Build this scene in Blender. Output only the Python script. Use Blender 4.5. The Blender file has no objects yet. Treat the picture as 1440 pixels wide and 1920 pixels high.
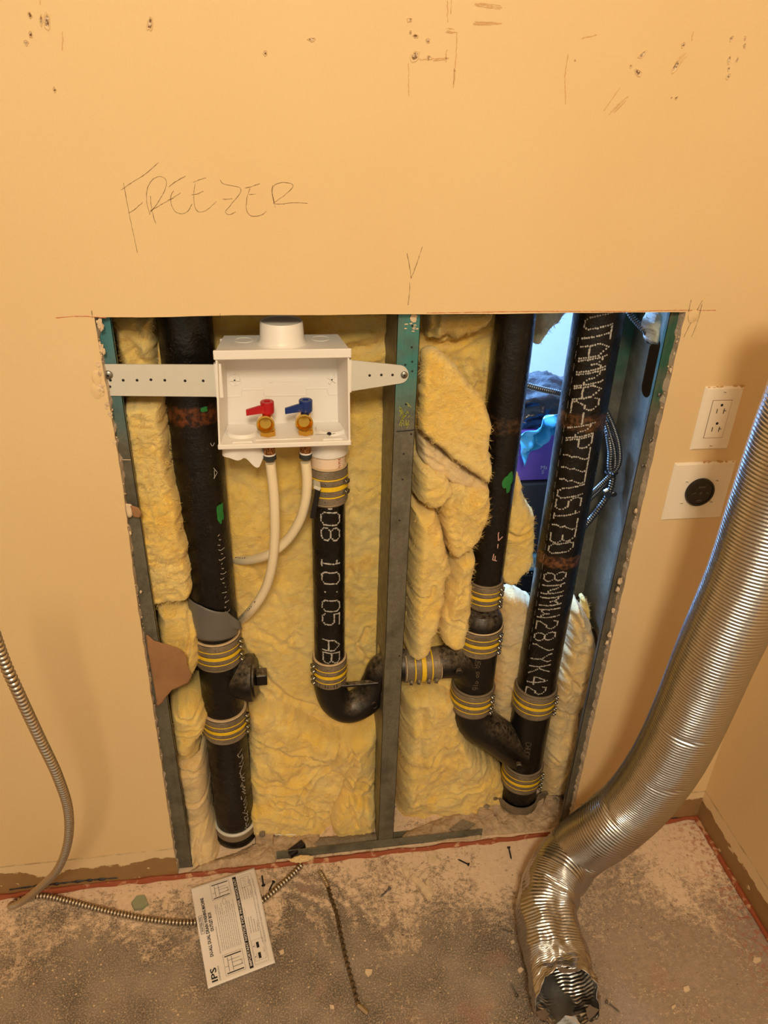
import bpy, math, random
import numpy as np
from mathutils import Vector

random.seed(7)
rng = np.random.default_rng(7)
sc = bpy.context.scene
COL = sc.collection

# ------------------------------------------------------------------ camera
CAM_P = np.array([-0.0093, -1.0858, 1.5041])
YAW, PITCH, ROLL, FPX = 0.1636, 0.5087, 0.0329, 1398.0

def cam_axes():
    cy, sy, cp, sp = math.cos(YAW), math.sin(YAW), math.cos(PITCH), math.sin(PITCH)
    f = np.array([sy * cp, cy * cp, -sp]); r = np.array([cy, -sy, 0.0]); u = np.cross(r, f)
    c, s = math.cos(ROLL), math.sin(ROLL)
    return c * r + s * u, -s * r + c * u, f
CR, CU, CF = cam_axes()
cd = bpy.data.cameras.new('camera')
cam = bpy.data.objects.new('camera', cd); COL.objects.link(cam)
from mathutils import Matrix
cam.matrix_world = Matrix(((CR[0], CU[0], -CF[0], CAM_P[0]), (CR[1], CU[1], -CF[1], CAM_P[1]),
                           (CR[2], CU[2], -CF[2], CAM_P[2]), (0, 0, 0, 1)))
cd.sensor_fit = 'VERTICAL'; cd.sensor_height = 36.0; cd.lens = FPX / 1920 * 36.0
cd.clip_start = 0.02; cd.clip_end = 50
sc.camera = cam

# ------------------------------------------------------------------ world, lamps, exposure
w = bpy.data.worlds.new('world'); sc.world = w; w.use_nodes = True
w.node_tree.nodes['Background'].inputs[0].default_value = (1.0, 0.82, 0.58, 1)
w.node_tree.nodes['Background'].inputs[1].default_value = 0.61

def area(name, loc, target, size, power, color, sy=None):
    ld = bpy.data.lights.new(name, 'AREA'); ld.energy = power; ld.color = color; ld.size = size
    if sy: ld.shape = 'RECTANGLE'; ld.size_y = sy
    o = bpy.data.objects.new(name, ld); COL.objects.link(o); o.location = loc
    o.rotation_euler = (Vector(target) - Vector(loc)).to_track_quat('-Z', 'Y').to_euler()
    return o
area('ceiling_light', (-0.05, -1.95, 2.36), (0.10, 0.0, 0.7), 0.34, 32, (1.0, 0.83, 0.57))
pl_ = bpy.data.lights.new('back_room_light', 'POINT'); pl_.energy = 330; pl_.color = (0.24, 0.50, 1.0); pl_.shadow_soft_size = 0.12
po_ = bpy.data.objects.new('back_room_light', pl_); COL.objects.link(po_); po_.location = (0.16, 1.15, 1.72)
sc.view_settings.view_transform = 'Standard'
sc.view_settings.look = 'None'
sc.view_settings.exposure = 0.0
sc.view_settings.gamma = 1.0
sc.view_settings.use_curve_mapping = False

# ------------------------------------------------------------------ pixel -> world helpers (layout only)
def at(px, py, Y):
    d = CF * FPX + CR * (px - 720) - CU * (py - 960)
    return CAM_P + d * ((Y - CAM_P[1]) / d[1])
def fl(px, py, Z=0.0):
    d = CF * FPX + CR * (px - 720) - CU * (py - 960)
    return CAM_P + d * ((Z - CAM_P[2]) / d[2])
def ray(px, py, dist):
    return CAM_P + CF * dist + CR * (px - 720) / FPX * dist - CU * (py - 960) / FPX * dist

# ------------------------------------------------------------------ object helpers
def S(r, g, b):
    f = lambda c: (c / 255 / 12.92) if c / 255 <= 0.04045 else ((c / 255 + 0.055) / 1.055) ** 2.4
    return (f(r), f(g), f(b), 1)

class G:
    """collects shapes into one mesh"""
    def __init__(s): s.V = []; s.F = []; s.M = []; s.n = 0
    def add(s, V, F, m=0):
        V = np.asarray(V, float).reshape(-1, 3)
        s.V.append(V); s.F += [tuple(int(i) + s.n for i in f) for f in F]; s.M += [m] * len(F); s.n += len(V)
        return s

def org(o):
    v = np.zeros(3)
    while o is not None: v += np.array(o.location); o = o.parent
    return v

def obj(name, g, mats, parent=None, smooth=True, sharp=35):
    V = np.concatenate(g.V) if g.V else np.zeros((0, 3))
    if parent is not None: V = V - org(parent); loc = (0, 0, 0)
    else: loc = None
    if loc is None:
        c = (V.min(0) + V.max(0)) / 2; c[2] = V[:, 2].min(); V = V - c; loc = tuple(c)
    me = bpy.data.meshes.new(name)
    me.from_pydata(V.tolist(), [], g.F)
    if not isinstance(mats, (list, tuple)): mats = [mats]
    for m in mats: me.materials.append(m)
    me.polygons.foreach_set('material_index', g.M)
    if smooth:
        me.polygons.foreach_set('use_smooth', [True] * len(me.polygons))
        if sharp: me.set_sharp_from_angle(angle=math.radians(sharp))
    me.update()
    o = bpy.data.objects.new(name, me); COL.objects.link(o); o.location = loc
    if parent is not None: o.parent = parent
    return o

def tag(o, label=None, cat=None, group=None, kind=None):
    if label: o['label'] = label
    if cat: o['category'] = cat
    if group: o['group'] = group
    if kind: o['kind'] = kind
    return o

def thing(name, loc, label, cat, group=None):
    o = bpy.data.objects.new(name, None); COL.objects.link(o); o.location = tuple(loc); o.empty_display_size = 0.02
    return tag(o, label, cat, group)

def copy_tree(o, parent=None):
    c = o.copy(); COL.objects.link(c); c.parent = parent
    for ch in o.children: copy_tree(ch, c)
    return c

# ---- shapes -> (V, F)
def frames(P):
    P = np.asarray(P, float); n = len(P)
    T = np.zeros_like(P); T[1:-1] = P[2:] - P[:-2]; T[0] = P[1] - P[0]; T[-1] = P[-1] - P[-2]
    T /= np.linalg.norm(T, axis=1)[:, None]
    a = np.array([0, 0, 1.0]) if abs(T[0][2]) < 0.9 else np.array([0, -1.0, 0])
    N = np.zeros_like(P); v = a - T[0] * (a @ T[0]); N[0] = v / np.linalg.norm(v)
    for i in range(1, n):
        v = N[i - 1] - T[i] * (N[i - 1] @ T[i]); N[i] = v / np.linalg.norm(v)
    return T, N, np.cross(T, N)

def tube(P, r, seg=16, caps=True, tw=0.0):
    P = np.asarray(P, float); n = len(P); r = np.broadcast_to(np.asarray(r, float).reshape(-1, 1) if np.ndim(r) == 1 else r, (n, seg)) if np.ndim(r) < 2 else r
    T, N, B = frames(P); a = np.arange(seg) / seg * 2 * math.pi
    ca, sa = np.cos(a), np.sin(a)
    V = P[:, None, :] + r[:, :, None] * (ca[None, :, None] * N[:, None, :] + sa[None, :, None] * B[:, None, :])
    V = V.reshape(-1, 3); F = []
    for i in range(n - 1):
        for j in range(seg):
            k = (j + 1) % seg
            F.append((i * seg + j, i * seg + k, (i + 1) * seg + k, (i + 1) * seg + j))
    if caps:
        F.append(tuple(range(seg - 1, -1, -1))); F.append(tuple((n - 1) * seg + j for j in range(seg)))
    return V, F

def smooth_path(pts, step=0.004):
    """Catmull-Rom through pts, resampled at step"""
    P = np.asarray(pts, float)
    Q = np.vstack([2 * P[0] - P[1], P, 2 * P[-1] - P[-2]]); out = []
    for i in range(1, len(Q) - 2):
        p0, p1, p2, p3 = Q[i - 1:i + 3]
        for t in np.linspace(0, 1, 24, endpoint=False):
            out.append(0.5 * (2 * p1 + (p2 - p0) * t + (2 * p0 - 5 * p1 + 4 * p2 - p3) * t ** 2 + (3 * p1 - p0 - 3 * p2 + p3) * t ** 3))
    out.append(P[-1]); out = np.array(out)
    d = np.r_[0, np.cumsum(np.linalg.norm(np.diff(out, axis=0), axis=1))]
    s = np.linspace(0, d[-1], max(3, int(d[-1] / step) + 1))
    R_ = np.stack([np.interp(s, d, out[:, k]) for k in range(3)], 1)
    for _ in range(2):
        R_[1:-1] = (R_[:-2] + 2 * R_[1:-1] + R_[2:]) / 4
    return R_, s

def lathe(prof, o, ax, seg=32):
    """prof: list of (t along axis, radius)"""
    ax = np.asarray(ax, float); ax /= np.linalg.norm(ax); o = np.asarray(o, float)
    P = np.array([o + ax * t for t, _ in prof])
    a = np.array([0, 0, 1.0]) if abs(ax[2]) < 0.9 else np.array([0, -1.0, 0])
    n = a - ax * (a @ ax); n /= np.linalg.norm(n); b = np.cross(ax, n)
    an = np.arange(seg) / seg * 2 * math.pi
    V = np.concatenate([P[i] + prof[i][1] * (np.cos(an)[:, None] * n + np.sin(an)[:, None] * b) for i in range(len(prof))])
    F = []
    for i in range(len(prof) - 1):
        for j in range(seg):
            k = (j + 1) % seg; F.append((i * seg + j, i * seg + k, (i + 1) * seg + k, (i + 1) * seg + j))
    F.append(tuple(range(seg - 1, -1, -1))); F.append(tuple((len(prof) - 1) * seg + j for j in range(seg)))
    return V, F

def cyl(o, ax, r, h, seg=24, b=0.0):
    b = min(b, r * .5, h * .4)
    if b: return lathe([(0, r - b), (b, r), (h - b, r), (h, r - b)], o, ax, seg)
    return lathe([(0, r), (h, r)], o, ax, seg)

def box(lo, hi, b=0.0, rot=None, piv=None):
    lo = np.asarray(lo, float); hi = np.asarray(hi, float)
    if b <= 0:
        V = np.array([[x, y, z] for x in (lo[0], hi[0]) for y in (lo[1], hi[1]) for z in (lo[2], hi[2])])
        F = [(0, 1, 3, 2), (4, 6, 7, 5), (0, 4, 5, 1), (2, 3, 7, 6), (0, 2, 6, 4), (1, 5, 7, 3)]
    else:
        V = []; idx = {}
        for sx in (0, 1):
            for sy in (0, 1):
                for sz in (0, 1):
                    s_ = np.array([sx, sy, sz]); c = np.where(s_ == 0, lo, hi); d = np.where(s_ == 0, 1, -1) * b
                    for k in range(3):
                        p = c + d; p[k] = c[k]; idx[(sx, sy, sz, k)] = len(V); V.append(p)
        F = []
        for k in range(3):
            a_, b_ = [i for i in range(3) if i != k]
            for s0 in (0, 1):
                q = []
                for (i, j) in ((0, 0), (1, 0), (1, 1), (0, 1)):
                    t = [0, 0, 0]; t[k] = s0; t[a_] = i; t[b_] = j; q.append(idx[(*t, k)])
                F.append(tuple(q))
        for k in range(3):
            a_, b_ = [i for i in range(3) if i != k]
            for i in (0, 1):
                for j in (0, 1):
                    t0 = [0, 0, 0]; t0[a_] = i; t0[b_] = j; t1 = list(t0); t1[k] = 1
                    F.append((idx[(*t0, a_)], idx[(*t1, a_)], idx[(*t1, b_)], idx[(*t0, b_)]))
        for sx in (0, 1):
            for sy in (0, 1):
                for sz in (0, 1): F.append(tuple(idx[(sx, sy, sz, k)] for k in range(3)))
        V = np.array(V)
    if rot is not None:
        piv = (lo + hi) / 2 if piv is None else np.asarray(piv)
        V = (V - piv) @ np.asarray(rot).T + piv
    return V, F

def rotm(axis, ang):
    return np.array(Matrix.Rotation(ang, 3, Vector(axis)))

def prism(poly, d, h):
    """poly: Nx3 points; extruded along vector d*h"""
    P = np.asarray(poly, float); n = len(P); d = np.asarray(d, float)
    V = np.vstack([P, P + d * h]); F = [tuple(range(n)), tuple(range(2 * n - 1, n - 1, -1))]
    for i in range(n):
        j = (i + 1) % n; F.append((i, i + n, j + n, j))
    return V, F

def stroke(P, wd, n, h=0.0):
    """thin ribbon along P on a surface with normal n"""
    P = np.asarray(P, float); n = np.asarray(n, float); T = np.gradient(P, axis=0); s = np.cross(T, n); s /= np.linalg.norm(s, axis=1)[:, None] + 1e-12
    wd = np.broadcast_to(wd, len(P))[:, None]
    V = np.vstack([P + s * wd / 2 + n * h, P - s * wd / 2 + n * h]); k = len(P)
    return V, [(i, i + 1, k + i + 1, k + i) for i in range(k - 1)]

# ---- numpy noise
def vnoise(P, seed=0):
    P = np.asarray(P, float); I = np.floor(P).astype(np.int64); f = P - I; f = f * f * (3 - 2 * f)
    def h(i, j, k):
        n = (i * 374761393 + j * 668265263 + k * 2147483647 + seed * 974634777) & 0xffffffff
        n = ((n ^ (n >> 13)) * 1274126177) & 0xffffffff
        n = (n ^ (n >> 16)) & 0xffff
        return n / 65535.0 * 2 - 1
    r = 0
    for a in (0, 1):
        for b in (0, 1):
            for c in (0, 1):
                wgt = (f[..., 0] if a else 1 - f[..., 0]) * (f[..., 1] if b else 1 - f[..., 1]) * (f[..., 2] if c else 1 - f[..., 2])
                r = r + wgt * h(I[..., 0] + a, I[..., 1] + b, I[..., 2] + c)
    return r
def fbm(P, seed=0, oc=4):
    r = 0; a = 1.0; P = np.asarray(P, float)
    for o in range(oc): r = r + a * vnoise(P * 2 ** o + 17.3 * o, seed + o); a *= .5
    return r

def lump(c, s, seed=0, amp=.35, sub=2, freq=1.6, flat=False):
    """irregular closed chunk"""
    import bmesh
    bm = bmesh.new(); bmesh.ops.create_icosphere(bm, subdivisions=sub, radius=1.0)
    V = np.array([v.co[:] for v in bm.verts]); F = [tuple(v.index for v in f.verts) for f in bm.faces]; bm.free()
    V = V * (1 + amp * fbm(V * freq + seed * 3.1, seed, 3)[:, None]) * np.asarray(s)
    return V + np.asarray(c), F

# ------------------------------------------------------------------ materials
class Mt:
    def __init__(s, name, color=(.8, .8, .8, 1), rough=.6, metal=0.0, spec=.5, **kw):
        s.m = bpy.data.materials.new(name); s.m.use_nodes = True; s.t = s.m.node_tree
        s.b = s.t.nodes['Principled BSDF']
        s.b.inputs['Base Color'].default_value = color; s.b.inputs['Roughness'].default_value = rough
        s.b.inputs['Metallic'].default_value = metal; s.b.inputs['Specular IOR Level'].default_value = spec
        for k, v in kw.items(): s.b.inputs[k].default_value = v
        s.pos = s.t.nodes.new('ShaderNodeNewGeometry').outputs['Position']
    def n(s, typ, **kw):
        nd = s.t.nodes.new('ShaderNode' + typ)
        for k, v in kw.items():
            if k.startswith('_'): setattr(nd, k[1:], v)
            else:
                key = int(k[1:]) if k[0] == 'i' and k[1:].isdigit() else k.replace('__', ' ')
                if hasattr(v, 'is_output'): s.t.links.new(v, nd.inputs[key])
                else: nd.inputs[key].default_value = v
        return nd
    def noise(s, scale, detail=4, rough=.55, vec=None, dist=0):
        return s.n('TexNoise', Vector=vec or s.pos, Scale=scale, Detail=detail, Roughness=rough, Distortion=dist).outputs[0]
    def ramp(s, fac, stops):
        nd = s.t.nodes.new('ShaderNodeValToRGB'); s.t.links.new(fac, nd.inputs[0]); e = nd.color_ramp.elements
        while len(e) < len(stops): e.new(.5)
        for i, (p, c) in enumerate(stops):
            e[i].position = p; e[i].color = c if len(c) == 4 else (*c, 1)
        return nd.outputs[0]
    def mask(s, fac, a, b):
        return s.n('MapRange', i0=fac, i1=a, i2=b, i3=0.0, i4=1.0, _clamp=True).outputs[0]
    def mix(s, fac, a, b):
        nd = s.t.nodes.new('ShaderNodeMix'); nd.data_type = 'RGBA'
        for i, v in ((0, fac), (6, a), (7, b)):
            if hasattr(v, 'is_output'): s.t.links.new(v, nd.inputs[i])
            else: nd.inputs[i].default_value = v
        return nd.outputs[2]
    def math(s, op, a, b=0.0, c=0.0):
        return s.n('Math', _operation=op, i0=a, i1=b, i2=c).outputs[0]
    def xyz(s, vec=None):
        o = s.n('SeparateXYZ', Vector=vec or s.pos).outputs; return o[0], o[1], o[2]
    def color(s, c): s.t.links.new(c, s.b.inputs['Base Color']); return s
    def rough(s, c): s.t.links.new(c, s.b.inputs['Roughness']); return s
    def bump(s, h, dist=.001, strength=1.0):
        nd = s.n('Bump', Strength=strength, Distance=dist, Height=h); s.t.links.new(nd.outputs[0], s.b.inputs['Normal']); return s

PAINT = S(229, 201, 155)
# painted drywall: bare paper strip along the bottom where a skirting was pulled off
def wall_mat(name, axis):
    M = Mt(name, rough=.55, spec=.3)
    x, y, z = M.xyz(); along = x if axis == 'x' else y
    n1 = M.noise(2.5, 3); n2 = M.noise(420, 2)
    base = M.mix(M.mask(n1, .35, .7), PAINT, S(226, 196, 148))
    comb = M.n('CombineXYZ', X=M.math('MULTIPLY', along, 9.0), Y=0.0, Z=M.math('MULTIPLY', z, 16.0)).outputs[0]
    e = M.noise(1.0, 5, .6, vec=comb)
    e2 = M.noise(3.0, 3, .6, vec=comb)
    lim = M.math('ADD', M.math('MULTIPLY', e, .085), 0.018)
    below = M.mask(M.math('SUBTRACT', z, lim), .0012, -.0012)
    gap = M.mask(e2, .67, .69)
    bare = M.math('MULTIPLY', below, M.math('SUBTRACT', 1.0, gap))
    ridge = M.math('MULTIPLY', M.mask(M.math('ABSOLUTE', M.math('SUBTRACT', z, .0925)), .0035, .0008), M.mask(e2, .42, .6))
    lighter = M.mix(M.mask(z, .094, .0925), base, S(228, 202, 160))
    c = M.mix(M.math('MULTIPLY', ridge, .55), lighter, S(120, 90, 55))
    paper = M.mix(M.noise(60, 4), S(140, 108, 70), S(160, 126, 84))
    c = M.mix(bare, c, paper)
    M.color(c); M.bump(M.math('ADD', M.math('MULTIPLY', n2, .5), M.math('ADD', M.noise(130, 3), M.math('MULTIPLY', bare, -2.0))), .0006, .55)
    return M.m
m_wall = wall_mat('wall_paint', 'x'); m_wall_r = wall_mat('wall_paint_side', 'y')

def simple(name, c, rough=.6, metal=0, spec=.5, var=.0, scale=30, bump=0, bscale=200, **kw):
    M = Mt(name, c, rough, metal, spec, **kw)
    if var:
        c2 = tuple(np.clip(np.array(c[:3]) * (1 - var), 0, 1)) + (1,)
        M.color(M.mix(M.mask(M.noise(scale), .3, .7), c, c2))
    if bump: M.bump(M.noise(bscale, 4), bump)
    return M.m
m_gyp = simple('gypsum_core', S(214, 200, 184), .95, var=.25, scale=60, bump=.0015, bscale=260, spec=.1)
m_chalk = simple('gypsum_crumbs', S(232, 208, 176), .95, var=.2, scale=90, bump=.001, bscale=400, spec=.1)
m_card = simple('drywall_paper', S(166, 124, 88), .9, var=.18, scale=40, bump=.0006, bscale=350, spec=.15)
m_board = simple('board_back', S(120, 104, 84), .9, var=.2, scale=12)
m_white = simple('white_plastic', S(238, 234, 230), .38, spec=.45)
m_white2 = simple('frosted_plastic', S(208, 206, 198), .45, spec=.4)
m_ivory = simple('ivory_plastic', S(240, 230, 214), .35)
m_black = simple('black_plastic', S(22, 21, 22), .35)
m_ink = simple('black_ink', S(28, 26, 32), .8)
m_paper = simple('paper', S(235, 228, 224), .8, spec=.2)
m_pencil = simple('pencil', S(120, 88, 52), .8)
m_pencil2 = simple('pencil_dark', S(70, 45, 25), .8)
m_redpen = simple('red_line', S(196, 110, 78), .8)
m_smudge = simple('scuff', S(210, 168, 116), .8)
M = Mt('torn_hole', rough=.95); M.color(M.mix(M.mask(M.noise(330, 4), .42, .6), S(112, 80, 52), S(226, 204, 176))); M.bump(M.noise(400, 3), .001); m_hole = M.m
m_red = simple('red_handle', S(178, 18, 30), .38)
m_blue = simple('blue_handle', S(16, 48, 120), .38)
m_brass = simple('brass', S(222, 176, 78), .18, metal=1)
m_copper = Mt('pex_sleeve_copper', S(150, 90, 50), .35, metal=.8)
m_copper.color(m_copper.mix(m_copper.mask(m_copper.noise(500, 2), .42, .6), S(110, 62, 36), S(200, 148, 92))); m_copper = m_copper.m
m_pex = simple('ivory_tube', S(240, 224, 190), .35, **{'Subsurface Weight': .0})
m_darkring = simple('dark_ring', S(46, 50, 52), .5)
m_steel = simple('bright_steel', S(190, 190, 188), .3, metal=1)
m_zinc = simple('screw_zinc', S(150, 148, 142), .35, metal=1)
m_darkscrew = simple('phosphate_screw', S(44, 40, 42), .4, metal=.6)
m_yellow = simple('yellow_print', S(246, 204, 36), .5, var=.15, scale=120)
m_rubber = simple('rubber_rim', S(128, 112, 92), .7)
m_rimlight = simple('light_rim', S(214, 186, 146), .7, var=.2, scale=100)
m_gray = simple('grey_sheet', S(112, 108, 104), .35, var=.1)
m_chalkwhite = simple('white_dots', S(214, 210, 204), .8, var=.35, scale=200)
m_green = simple('green_paint', S(40, 130, 60), .7, var=.2, scale=80)
m_pvc = Mt('speckled_pvc', S(240, 214, 190), .5)
m_pvc.color(m_pvc.mix(m_pvc.mask(m_pvc.noise(260, 3), .66, .70), S(240, 216, 192), S(60, 40, 30))); m_pvc = m_pvc.m
m_redtext = simple('red_print', S(170, 40, 30), .7)

def galv(name, dye=None, zlo=0, zhi=1, dark=(104, 100, 88)):
    M = Mt(name, rough=.45, metal=.25, spec=.5)
    x, y, z = M.xyz()
    sp = M.n('TexVoronoi', Vector=M.pos, Scale=260.0).outputs[1]
    g = M.n('RGBToBW', Color=sp).outputs[0]
    c = M.mix(g, S(*dark), S(*[min(255, int(v * 1.18)) for v in dark]))
    c = M.mix(M.mask(M.noise(22, 5), .45, .75), c, S(*[int(v * .78) for v in dark]))
    if dye:
        zz = M.math('ADD', z, M.math('MULTIPLY', M.noise(9, 3), .16))
        mk = M.math('MULTIPLY', M.mask(zz, zlo, zhi), M.mask(M.noise(14, 4), .25, .5))
        c = M.mix(M.math('MULTIPLY', mk, M.math('ADD', M.math('MULTIPLY', M.noise(30, 4), .5), .5)), c, S(*dye))
    M.color(c); M.rough(M.mask(M.noise(60, 3), -.6, 1.8)); M.bump(M.noise(500, 2), .0003)
    return M.m
m_galv = galv('galvanised_steel')
m_stud_l = galv('galvanised_dyed_left', (64, 138, 150), 1.10, 1.26)
m_stud_c = galv('galvanised_dyed_centre', (62, 142, 140), 1.08, 1.20)
m_stud_r = galv('galvanised_dyed_right', (30, 100, 80), 1.10, 1.17)
m_track = galv('galvanised_track', dark=(110, 110, 96))
m_clampmetal = galv('coupling_shield', dark=(128, 116, 98))

def iron(name, rust=(), fleck=.6):
    M = Mt(name, rough=.35, spec=.5)
    x, y, z = M.xyz()
    st = M.n('CombineXYZ', X=M.math('MULTIPLY', x, 90.0), Y=M.math('MULTIPLY', y, 90.0), Z=M.math('MULTIPLY', z, 22.0)).outputs[0]
    n = M.noise(1.0, 6, .7, vec=st)
    c = M.mix(M.mask(n, .56, .82), S(7, 6, 7), S(44, 28, 18))
    sc_ = M.n('TexVoronoi', Vector=M.pos, Scale=330.0).outputs[0]
    fl_ = M.math('MULTIPLY', M.mask(sc_, .16, .08), M.mask(M.noise(30, 4), .50, .62))
    c = M.mix(M.math('MULTIPLY', fl_, fleck), c, S(150, 140, 126))
    for (z0, hw, col, s_) in rust:
        d = M.math('ADD', M.math('ABSOLUTE', M.math('SUBTRACT', z, z0)), M.math('MULTIPLY', M.math('SUBTRACT', M.noise(60, 4), .5), hw * 1.2))
        mk = M.math('MULTIPLY', M.mask(d, hw, hw * .6), M.math('ADD', M.mask(M.noise(110, 5), .42, .62), .12))
        c = M.mix(M.math('MULTIPLY', mk, s_), c, S(*col))
    M.color(c); M.rough(M.mask(M.noise(35, 4), .05, 1.35)); M.bump(M.math('ADD', M.noise(240, 4), M.math('MULTIPLY', M.noise(55, 4), 2.0)), .0010, .8)
    return M.m
m_iron = iron('cast_iron')
M = Mt('dusty_cast_iron', rough=.38)
nz = M.n('SeparateXYZ', Vector=M.n('NewGeometry').outputs['Normal']).outputs[2]
up = M.math('MULTIPLY', M.mask(nz, .15, .95), M.mask(M.noise(120, 5, .7), .36, .66))
M.color(M.mix(M.math('MULTIPLY', up, .75), S(12, 10, 10), S(150, 134, 112))); M.bump(M.noise(500, 3), .0004)
m_irondust = M.m

# glass wool
def wool(name, a, b, c3):
    M = Mt(name, rough=.95, spec=.08, **{'Sheen Weight': .45, 'Sheen Roughness': .6, 'Subsurface Weight': .12, 'Subsurface Scale': .008, 'Subsurface Radius': (1.0, .75, .3)})
    n1 = M.noise(9, 5, .6, dist=.6); n2 = M.noise(34, 5, .65, dist=1.2)
    st = M.n('VectorMath', _operation='MULTIPLY', i0=M.pos, i1=(70, 70, 260)).outputs[0]
    wv = M.n('VectorMath', _operation='ADD', i0=st, i1=M.n('VectorMath', _operation='SCALE', i0=M.n('TexNoise', Vector=M.pos, Scale=16.0, Detail=2.0).outputs[1], Scale=22.0).outputs[0]).outputs[0]
    f = M.noise(1.0, 5, .7, vec=wv, dist=.4)
    c = M.mix(M.mask(n1, .36, .64), S(*a), S(*b))
    c = M.mix(M.math('MULTIPLY', M.mask(n2, .52, .74), .75), c, S(*c3))
    c = M.mix(M.math('MULTIPLY', M.mask(f, .46, .74), .38), c, S(252, 228, 160))
    M.color(c)
    nf2 = M.noise(420, 4, .7, dist=1.0)
    c = M.mix(M.math('MULTIPLY', M.mask(nf2, .55, .75), 0.35), c, S(255, 236, 170))
    M.color(c)
    M.bump(M.math('ADD', M.math('MULTIPLY', f, 1.0), M.math('ADD', M.math('MULTIPLY', n2, .5), M.math('MULTIPLY', nf2, .5))), .0030, .9)
    return M.m
m_wool = wool('glass_wool', (255, 212, 96), (255, 224, 138), (250, 194, 58))
m_wool_d = wool('glass_wool_dusty', (246, 208, 136), (250, 220, 166), (234, 186, 98))
m_wool_g = wool('glass_wool_grey', (190, 196, 190), (214, 216, 206), (160, 164, 150))

# floor
M = Mt('concrete_floor', rough=.8, spec=.25)
x, y, z = M.xyz()
nb = M.noise(3.2, 6, .62, dist=.4); nf = M.noise(95, 5, .75); ng = M.noise(330, 3, .7)
nmid = M.noise(24, 4, .6, dist=.8)
near = M.mask(M.math('ADD', y, M.math('MULTIPLY', M.math('SUBTRACT', nb, .5), .5)), -.26, -.02)
dx = M.math('SUBTRACT', x, -.05); dy = M.math('SUBTRACT', y, -.20)
rad = M.math('SQRT', M.math('ADD', M.math('MULTIPLY', dx, dx), M.math('MULTIPLY', dy, dy)))
rings = M.math('SINE', M.math('ADD', M.math('MULTIPLY', rad, 190.0), M.math('MULTIPLY', M.noise(14, 4), 14.0)))
sweep = M.math('MULTIPLY', M.mask(rad, .24, .17), M.mask(x, -.06, .0))
d0 = M.math('ADD', M.math('MULTIPLY', near, 1.0), M.math('MULTIPLY', M.math('SUBTRACT', nb, .42), 1.1))
d1 = M.math('SUBTRACT', d0, M.math('MULTIPLY', sweep, M.math('ADD', M.math('MULTIPLY', rings, -.28), .62)))
d2 = M.math('ADD', M.math('ADD', d1, M.math('MULTIPLY', M.math('SUBTRACT', nmid, .5), 1.5)), M.math('ADD', M.math('MULTIPLY', M.math('SUBTRACT', nf, .5), 2.2), M.math('MULTIPLY', M.math('SUBTRACT', ng, .5), 1.6)))
dust = M.mask(d2, .22, .88)
conc = M.mix(M.mask(M.noise(11, 5), .35, .65), S(104, 96, 88), S(148, 136, 124))
conc = M.mix(M.math('MULTIPLY', M.mask(ng, .48, .64), .8), conc, S(200, 176, 152))
right = M.mask(x, .46, .62)
pink = M.mix(M.mask(nf, .35, .7), S(156, 140, 126), S(200, 174, 154))
conc = M.mix(M.math('MULTIPLY', right, .8), conc, pink)
conc = M.mix(M.math('MULTIPLY', M.mask(M.noise(7, 3), .58, .7), .35), conc, S(190, 130, 112))
dc = M.mix(M.mask(nf, .3, .7), S(226, 198, 170), S(240, 216, 190))
c = M.mix(dust, conc, dc)
v = M.n('TexVoronoi', Vector=M.pos, Scale=120.0, Randomness=1.0)
fl1 = M.math('MULTIPLY', M.mask(v.outputs[0], .22, .14), M.mask(M.noise(50, 2), .56, .6))
c = M.mix(M.math('MULTIPLY', fl1, .5), c, S(244, 222, 196))
v2 = M.n('TexVoronoi', Vector=M.pos, Scale=90.0, Randomness=1.0)
fl2 = M.math('MULTIPLY', M.mask(v2.outputs[0], .2, .12), M.mask(M.noise(31, 2), .6, .64))
c = M.mix(M.math('MULTIPLY', fl2, .7), c, S(92, 72, 56))
rd = M.math('MULTIPLY', M.mask(M.math('ADD', x, M.math('MULTIPLY', nf, .03)), .86, .955), M.mask(M.noise(90, 3), .5, .6))
c = M.mix(M.math('MULTIPLY', rd, .6), c, S(178, 92, 66))
M.color(c)
M.bump(M.math('ADD', M.math('MULTIPLY', dust, .7), M.math('ADD', M.math('MULTIPLY', nf, .9), M.math('MULTIPLY', ng, .4))), .0022, .8)
m_floor = M.m
M = Mt('red_sealant', rough=.6)
M.color(M.mix(M.mask(M.noise(50, 4), .58, .66), S(152, 76, 46), S(196, 152, 116))); M.bump(M.noise(120, 3), .0008); m_seal = M.m
m_blackmark = simple('black_adhesive', S(30, 32, 42), .5)
m_rubble = simple('rubble', S(206, 180, 150), .95, var=.35, scale=70, bump=.004, bscale=140, spec=.1)
m_rubbleg = simple('grey_rubble', S(150, 138, 122), .95, var=.3, scale=60, bump=.003, bscale=160, spec=.1)
m_foil = Mt('aluminium_foil', S(190, 188, 186), .27, metal=1)
m_foil.bump(m_foil.noise(90, 4), .0010, .5); m_foil = m_foil.m
m_bx = simple('armour_steel', S(196, 186, 172), .3, metal=1)
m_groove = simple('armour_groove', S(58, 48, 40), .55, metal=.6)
m_bxd = simple('armour_steel_dull', S(120, 122, 124), .38, metal=1)

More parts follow.
